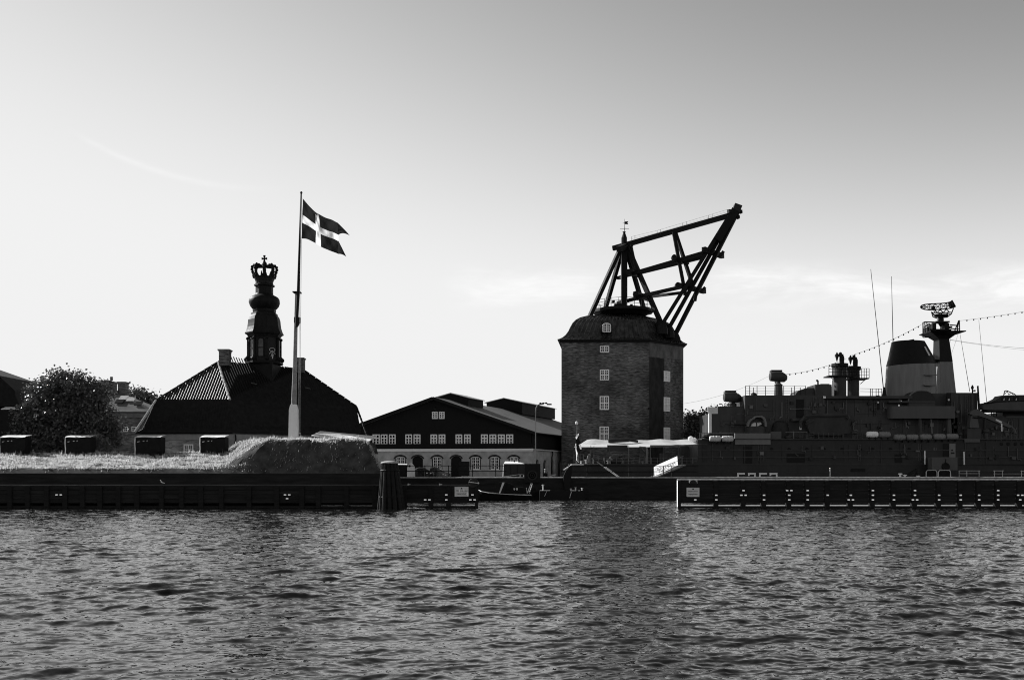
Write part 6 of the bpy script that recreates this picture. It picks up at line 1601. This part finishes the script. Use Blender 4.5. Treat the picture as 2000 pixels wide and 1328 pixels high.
# glass bank, dark container, cars
t = thing('recycling_bank', 'rounded white recycling bank with a black hole beside the parked cars', 'recycling bank', P(801.5, 933, 136))
D = 136
m = MB(); pr = [(795, 932.5), (795.3, 915), (796.5, 909), (799, 905.5), (802, 904.2), (805, 905.8), (808, 910), (809.3, 916), (809.5, 932.5)]
m.ppoly(pr, D, 1.1); m.build('body', M_WHITE2 if 'M_WHITE2' in globals() else M_SIGN, t)
m = MB(); m.lathe(P(800, 910, D - .03), [(.15, -.03), (.15, .02)], 12, 'y'); m.build('hole', M_BLACKP, t)
m = MB(); m.pbox(795, 809.4, 919.8, 920.6, D - .03, .05); m.build('seam', M_SHIPD, t)
t = thing('waste_container', 'square black container standing between the mooring dolphin and the recycling bank', 'container', P(782, 933, 136))
m = MB(); m.pbox(772, 795, 908, 933, 137, 1.8); m.build('body', M_BLACKP, t)
m = MB(); m.prism([P(771.5, 907.9, 136.9), P(795.3, 907.9, 136.9), P(795.3, 906.6, 139), P(771.5, 906.6, 139)], (0, 0, .08)); m.build('lid', M_SIGN, t)
t = thing('waste_container', 'black box-like container in front of the warehouse doorway', 'container', P(901, 933, 140))
m = MB(); m.pbox(896, 916, 901, 929, 140, 2); m.build('body', M_BLACKP, t)
m = MB(); m.pbox(902, 914, 928, 934, 140.2, 1.5); m.build('foot', M_STONE, t)

def car(name, label, D, prof_body, prof_cab, wheels, lights):
    t = thing(name, label, 'car', V(P(sum(p[0] for p in prof_body) / len(prof_body), 0, D + .9).x, D + .9, ZQ), 'cars parked before the warehouse')
    def sec(prof, d0, d1, ins):
        a_ = [P(x_, y_, D) for x_, y_ in prof]
        cxx = sum(p.x for p in a_) / len(a_); czz = min(p.z for p in a_)
        mk = lambda dd, f_: [V(cxx + (p.x - cxx) * (1 - f_ * .4), D + dd, czz + (p.z - czz) * (1 - f_)) for p in a_]
        return [mk(d0, ins), mk(d0 + .12, ins * .3), mk(d0 + .35, 0), mk(d1 - .35, 0), mk(d1 - .12, ins * .3), mk(d1, ins)]
    m = MB(); m.loft(sec(prof_body, 0, 1.8, .12)); m.build('body', M_CARP, t, smooth=True)
    m = MB(); m.loft(sec(prof_cab, .12, 1.68, .22)); m.build('cabin', M_CARG, t, smooth=True)
    m = MB()
    hi = sorted(prof_cab, key=lambda p: p[1])[:3]
    top = sorted(hi); m.prism([P(top[0][0], top[0][1] - .15, D + .35), P(top[-1][0], top[-1][1] - .15, D + .35), P(top[-1][0], top[-1][1] - .5, D + 1.45), P(top[0][0], top[0][1] - .5, D + 1.45)], (0, 0, .04)); m.build('roof', M_CARP, t)
    for px in wheels:
        m = MB(); c = V(P(px, 0, D).x, D + .05, ZQ + .32); m.lathe(c, [(.3, -.02), (.33, .03), (.33, .2), (.3, .22)], 16, 'y'); wh = m.build('wheel', M_RUBBER, t)
        m = MB(); m.lathe(c, [(.03, -.05), (.2, -.035), (.21, 0)], 10, 'y'); m.build('rim', M_STEEL, wh)
        m = MB(); c = V(P(px, 0, D).x, D + 1.55, ZQ + .32); m.lathe(c, [(.3, -.02), (.33, .03), (.33, .2), (.3, .22)], 16, 'y'); m.build('wheel', M_RUBBER, t)
    for px, py in lights:
        m = MB(); m.ball(P(px, py, D - .02), .12, .06, .07); m.build('headlight', M_WHITE, t)
car('parked_car', 'dark shiny parked car half behind the white recycling bank', 138, [(804, 931), (804, 921), (812, 918.5), (833, 919), (843, 921.5), (846, 926), (845, 931)], [(808, 919.5), (812, 914), (818, 912), (828, 913), (840, 920)], (812, 838), ((834, 923.5), (841, 924.2)))
car('parked_car', 'dark shiny parked car with a sloping windscreen, right of the other car', 139.5, [(838, 931), (838, 920), (848, 918), (862, 919.5), (874, 923), (879, 926), (878.5, 931)], [(838, 919), (840, 913), (845, 911.5), (852, 912.5), (866, 920.5)], (846, 870), ((865.5, 926.5), (870, 927.3)))

# small work boats in the gap
def workboat():
    D = 124.0
    t = thing('work_boat', 'low dark boat with a pale gunwale moored under the quay wall', 'boat', P(985, 974, D))
    m = MB(); rings = []
    for px, yt, hb in ((934, 957.5, .06), (940, 960.3, .75), (955, 963, 1.25), (985, 965, 1.45), (1015, 966.6, 1.4), (1040, 967.6, 1.1)):
        x_ = P(px, 0, D).x; zt = P(0, yt, D).z
        rings.append([V(x_, D + 1.4 - hb, zt), V(x_, D + 1.4 + hb, zt), V(x_ + (.5 if px < 936 else 0), D + 1.4 + hb * .7, -.5), V(x_ + (.5 if px < 936 else 0), D + 1.4 - hb * .7, -.5)])
    m.loft(rings); m.build('hull', M_BLACKP, t)
    m = MB(); pts = [P(px, yt - .4, D) for px, yt in ((934.5, 957.5), (940, 960.3), (955, 963), (985, 965), (1015, 966.6), (1038, 967.6))]; hbs = (.06, .75, 1.25, 1.45, 1.4, 1.1)
    m.path([p + V(0, 1.4 - h_, 0) for p, h_ in zip(pts, hbs)], .05, 6); m.path([p + V(0, 1.4 + h_, .0) for p, h_ in zip(pts, hbs)], .06, 6); m.build('gunwale', M_SIGN, t)
    m = MB(); m.loft([rqd(976, 964, D + .4, .5, 1.6), rqd(982, 941.5, D + .5, .45, 1.3)]); wh = m.build('wheelhouse', M_BLACKP, t)
    m = MB(); m.prism([P(974.5, 963, D + .1), P(977, 963, D + .1), P(985.5, 942, D + .3), P(981, 942, D + .3)], (0, 1.5, 0)); m.build('windscreen', M_STEEL, t)
    m = MB(); m.ppoly([(985, 942), (995, 943), (1006, 950), (1022, 951), (1024, 965), (978, 964)], D + .6, 1.5); m.build('engine_cover', M_TARP, t)
    for px in (1004.5, 1009.5):
        m = MB(); m.ball(P(px, 955, D + .5), .12, .1, .17); m.build('lamp', M_SIGN, t)
    m = MB()
    for dd in (.2, 1.0): m.tube(P(1030, 963, D + dd), P(1037, 944, D + dd), .05, n=6); m.tube(P(1034, 963, D + dd), P(1040, 944, D + dd), .05, n=6)
    for i in range(5): m.tube(P(1031 + i * 1.5, 960 - i * 4, D + .2), P(1034.5 + i * 1.4, 960 - i * 4, D + .2), .04, n=5)
    m.tube(P(1028, 952, D), P(1029.5, 963, D), .05, n=5); m.build('ladder', M_STEEL, t)
def rqd(px, py, D, hx, hd):
    a_ = P(px, py, D); return [V(a_.x - hx, D, a_.z), V(a_.x + hx, D, a_.z), V(a_.x + hx, D + hd, a_.z), V(a_.x - hx, D + hd, a_.z)]
workboat()
t = thing('pontoon', 'low black pontoon with pale edge fittings moored against the pier', 'pontoon', P(1098, 974, 126.5))
m = MB(); a_, c_ = P(1054, 973, 126.5), P(1142, 957.8, 126.5); m.box(a_.x, c_.x, 126.5, 129.6, -.5, c_.z); m.build('hull', M_BLACKP, t)
m = MB(); m.pbox(1055, 1074, 957, 958.3, 126.4, .3); m.pbox(1114, 1125, 957, 958.5, 126.4, .3); m.pbox(1129, 1133, 957, 958.5, 126.4, .3); m.build('edge_strip', M_SIGN, t)
for px, h_ in ((1060.5, .75), (1115, .25), (1124, .4), (1137, .3)):
    m = MB(); b_ = P(px, 957.5, 126.9); m.lathe(b_, [(.09, 0), (.09, h_ * .8), (.16, h_ * .85), (.12, h_)], 8); m.build('bollard', M_SIGN, t)
m = MB(); m.path([P(1068, 959, 126.3), P(1063.5, 969, 126.2)], .03, 5); m.path([P(1116, 960, 126.3), P(1112.5, 972, 126.2)], .04, 5); m.build('mooring_rope', M_SIGN, t)
m = MB(); m.lathe(P(1040.5, 956.5, 126) + V(0, 0, 0), [(.42, -.1), (.46, 0), (.42, .1)], 14, 'y'); m.tube(P(1039, 957.5, 125.8), P(1045.5, 956, 125.8), .06, n=6); m.build('tyre_fender', M_RUBBER, t)
# dark mooring gear heaped at the stern
t = thing('mooring_gear', 'black heap of mooring chain and fenders hanging under the ship stern', 'mooring gear', P(1108, 933, 130.6))
m = MB(); m.loft([rqd(1108, 956, 129.3, .35, .6), rqd(1108, 930, 129.4, .5, .6), rqd(1112, 918, 129.8, .4, .6), rqd(1116, 909, 130.2, .15, .4)]); m.build('fender', M_RUBBER, t)
m = MB(); m.path([P(1117, 907.5, 139.8), P(1101, 917.5, 131.5)], .09, 6); m.path([P(1116, 911, 138), P(1106, 925, 130.8)], .05, 6); m.build('stern_line', M_SIGN, t)
t = thing('quay_lamp', 'small pale post with curved lamp on the quay between hut and warship', 'lamp', V(P(1064, 0, 132).x, 132, ZQ))
m = MB(); D = 132; m.path([V(P(1064, 0, D).x, D, ZQ), P(1064, 918, D), P(1065, 916, D), P(1066.5, 916.5, D)], .05, 6); m.build('pole', M_STEEL, t)
m = MB(); m.ball(P(1064.5, 916.8, D), .13, .12, .1); m.build('lamp_head', M_SIGN, t)
t = thing('cable_drum', 'black cable drum on the quay right of the black panel', 'drum', V(P(1065, 0, 131.6).x, 131.6, ZQ))
m = MB(); c = V(P(1065, 0, 131.6).x, 131.6, ZQ + .42); m.lathe(c, [(.42, -.3), (.42, -.24), (.25, -.2), (.25, .2), (.42, .24), (.42, .3)], 14, 'x'); m.build('drum', M_BLACKP, t)
m = MB(); m.path([P(1068, 933, 131.4), P(1080, 928, 131.4), P(1085.5, 926.8, 131.4)], .05, 5); m.path([P(1057, 926.8, 131.4), P(1086, 927, 131.4)], .035, 5); m.build('tow_bar', M_STEEL, t)

# ------------------------------------------------------------------ trees
def tree(name, label, cx, D, zb, blobs, n_clump, per, size, m_leaf, trunk_h, trunk_r, seed, cat='tree', grp=None):
    g = np.random.default_rng(seed); s = k(D)
    x0 = P(cx, 0, D).x
    t = thing(name, label, cat, (x0, D, zb), grp)
    bl = [(P(px, py, D).x, P(px, py, D).z, rx * s, rz * s) for px, py, rx, rz in blobs]
    wts = np.array([b[2] * b[3] for b in bl]); wts = wts / wts.sum()
    cen = []
    for i in g.choice(len(bl), n_clump, p=wts):
        bx, bz, rx, rz = bl[i]
        d = g.normal(0, 1, 3); d /= np.linalg.norm(d); rr = g.uniform(.25, 1) ** .45
        cen.append((bx + d[0] * rx * rr, D + d[1] * (rx * .9) * rr, bz + d[2] * rz * rr))
    cen = np.array(cen); cen[:, 2] = np.maximum(cen[:, 2], zb + .2)
    C_ = np.repeat(cen, per, 0) + g.normal(0, size * 1.15, (n_clump * per, 3)) * np.array([1.25, 1.25, .8])
    n = len(C_)
    a = g.normal(0, 1, (n, 3)); a /= np.linalg.norm(a, axis=1)[:, None]
    b = np.cross(a, g.normal(0, 1, (n, 3)) + np.array([0, 0, 1.5])); b /= np.linalg.norm(b, axis=1)[:, None]
    L_ = size * g.uniform(.6, 1.3, (n, 1)); W_ = L_ * .36
    co = np.stack([C_ - a * L_ * .5, C_ + b * W_ - a * L_ * .05, C_ + a * L_ * .5, C_ - b * W_ - a * L_ * .05], 1).astype(np.float32)
    me = bpy.data.meshes.new('crown'); me.vertices.add(n * 4); me.vertices.foreach_set('co', co.ravel())
    me.loops.add(n * 4); me.loops.foreach_set('vertex_index', np.arange(n * 4, dtype=np.int32)); me.polygons.add(n)
    me.polygons.foreach_set('loop_start', np.arange(0, n * 4, 4, dtype=np.int32)); me.polygons.foreach_set('loop_total', np.full(n, 4, dtype=np.int32)); me.update(calc_edges=True)
    obj('crown', me, m_leaf, t)
    m = MB(); base = V(x0, D, zb - .3); top = V(x0 + .2, D, zb + trunk_h)
    m.tube(base, base.lerp(top, .5), trunk_r * 1.15, trunk_r * .85, 9); m.tube(base.lerp(top, .5), top, trunk_r * .85, trunk_r * .5, 9); m.build('trunk', M_BARK, t)
    for i in range(7):
        tgt = cen[g.integers(n_clump)]; st = base.lerp(top, g.uniform(.45, 1)); e_ = Vector(tgt); mid = st.lerp(e_, .5) + UP * .4
        m = MB(); m.tube(st, mid, trunk_r * .4, trunk_r * .25, 6); m.tube(mid, e_, trunk_r * .25, trunk_r * .08, 6); m.build('branch', M_BARK, t)
    return t
tree('chestnut_tree', 'large dense dark tree with sunlit leaf specks at the left', 128, 118, 4.6,
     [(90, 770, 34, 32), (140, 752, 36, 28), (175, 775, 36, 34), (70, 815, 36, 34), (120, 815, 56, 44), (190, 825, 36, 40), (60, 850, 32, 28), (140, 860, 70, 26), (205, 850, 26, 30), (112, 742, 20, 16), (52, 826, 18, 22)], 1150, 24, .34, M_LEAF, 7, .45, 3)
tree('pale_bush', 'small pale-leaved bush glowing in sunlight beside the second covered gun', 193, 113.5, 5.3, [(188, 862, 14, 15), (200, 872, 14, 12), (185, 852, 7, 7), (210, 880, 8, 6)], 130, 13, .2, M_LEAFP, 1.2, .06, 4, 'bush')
tree('distant_tree', 'rounded dark tree top showing above the rear house roof', 278, 200, 3, [(275, 775, 24, 12), (262, 770, 13, 9), (293, 782, 14, 12), (278, 800, 30, 22)], 300, 9, .6, M_LEAF, 12, .4, 5)
tree('quay_tree', 'leafy sunlit tree rising between the crane tower and the warship', 1362, 166, 2.8, [(1362, 830, 16, 16), (1375, 822, 18, 16), (1352, 842, 14, 14), (1350, 818, 11, 9), (1388, 838, 18, 22), (1366, 856, 22, 14), (1395, 812, 16, 14)], 420, 12, .45, M_LEAF, 6, .25, 6)
tree('quay_tree', 'dark shaded tree tight against the right wall of the crane tower', 1345, 182, 2.8, [(1346, 840, 14, 22), (1350, 822, 12, 14), (1344, 870, 16, 24)], 300, 12, .5, M_LEAF, 6, .25, 8)
tree('quay_tree', 'tree top peeping above the after house of the warship, behind its director', 1428, 175, 2.8, [(1418, 800, 14, 7), (1440, 799, 12, 7), (1432, 815, 24, 12)], 160, 10, .4, M_LEAF, 7, .25, 9)
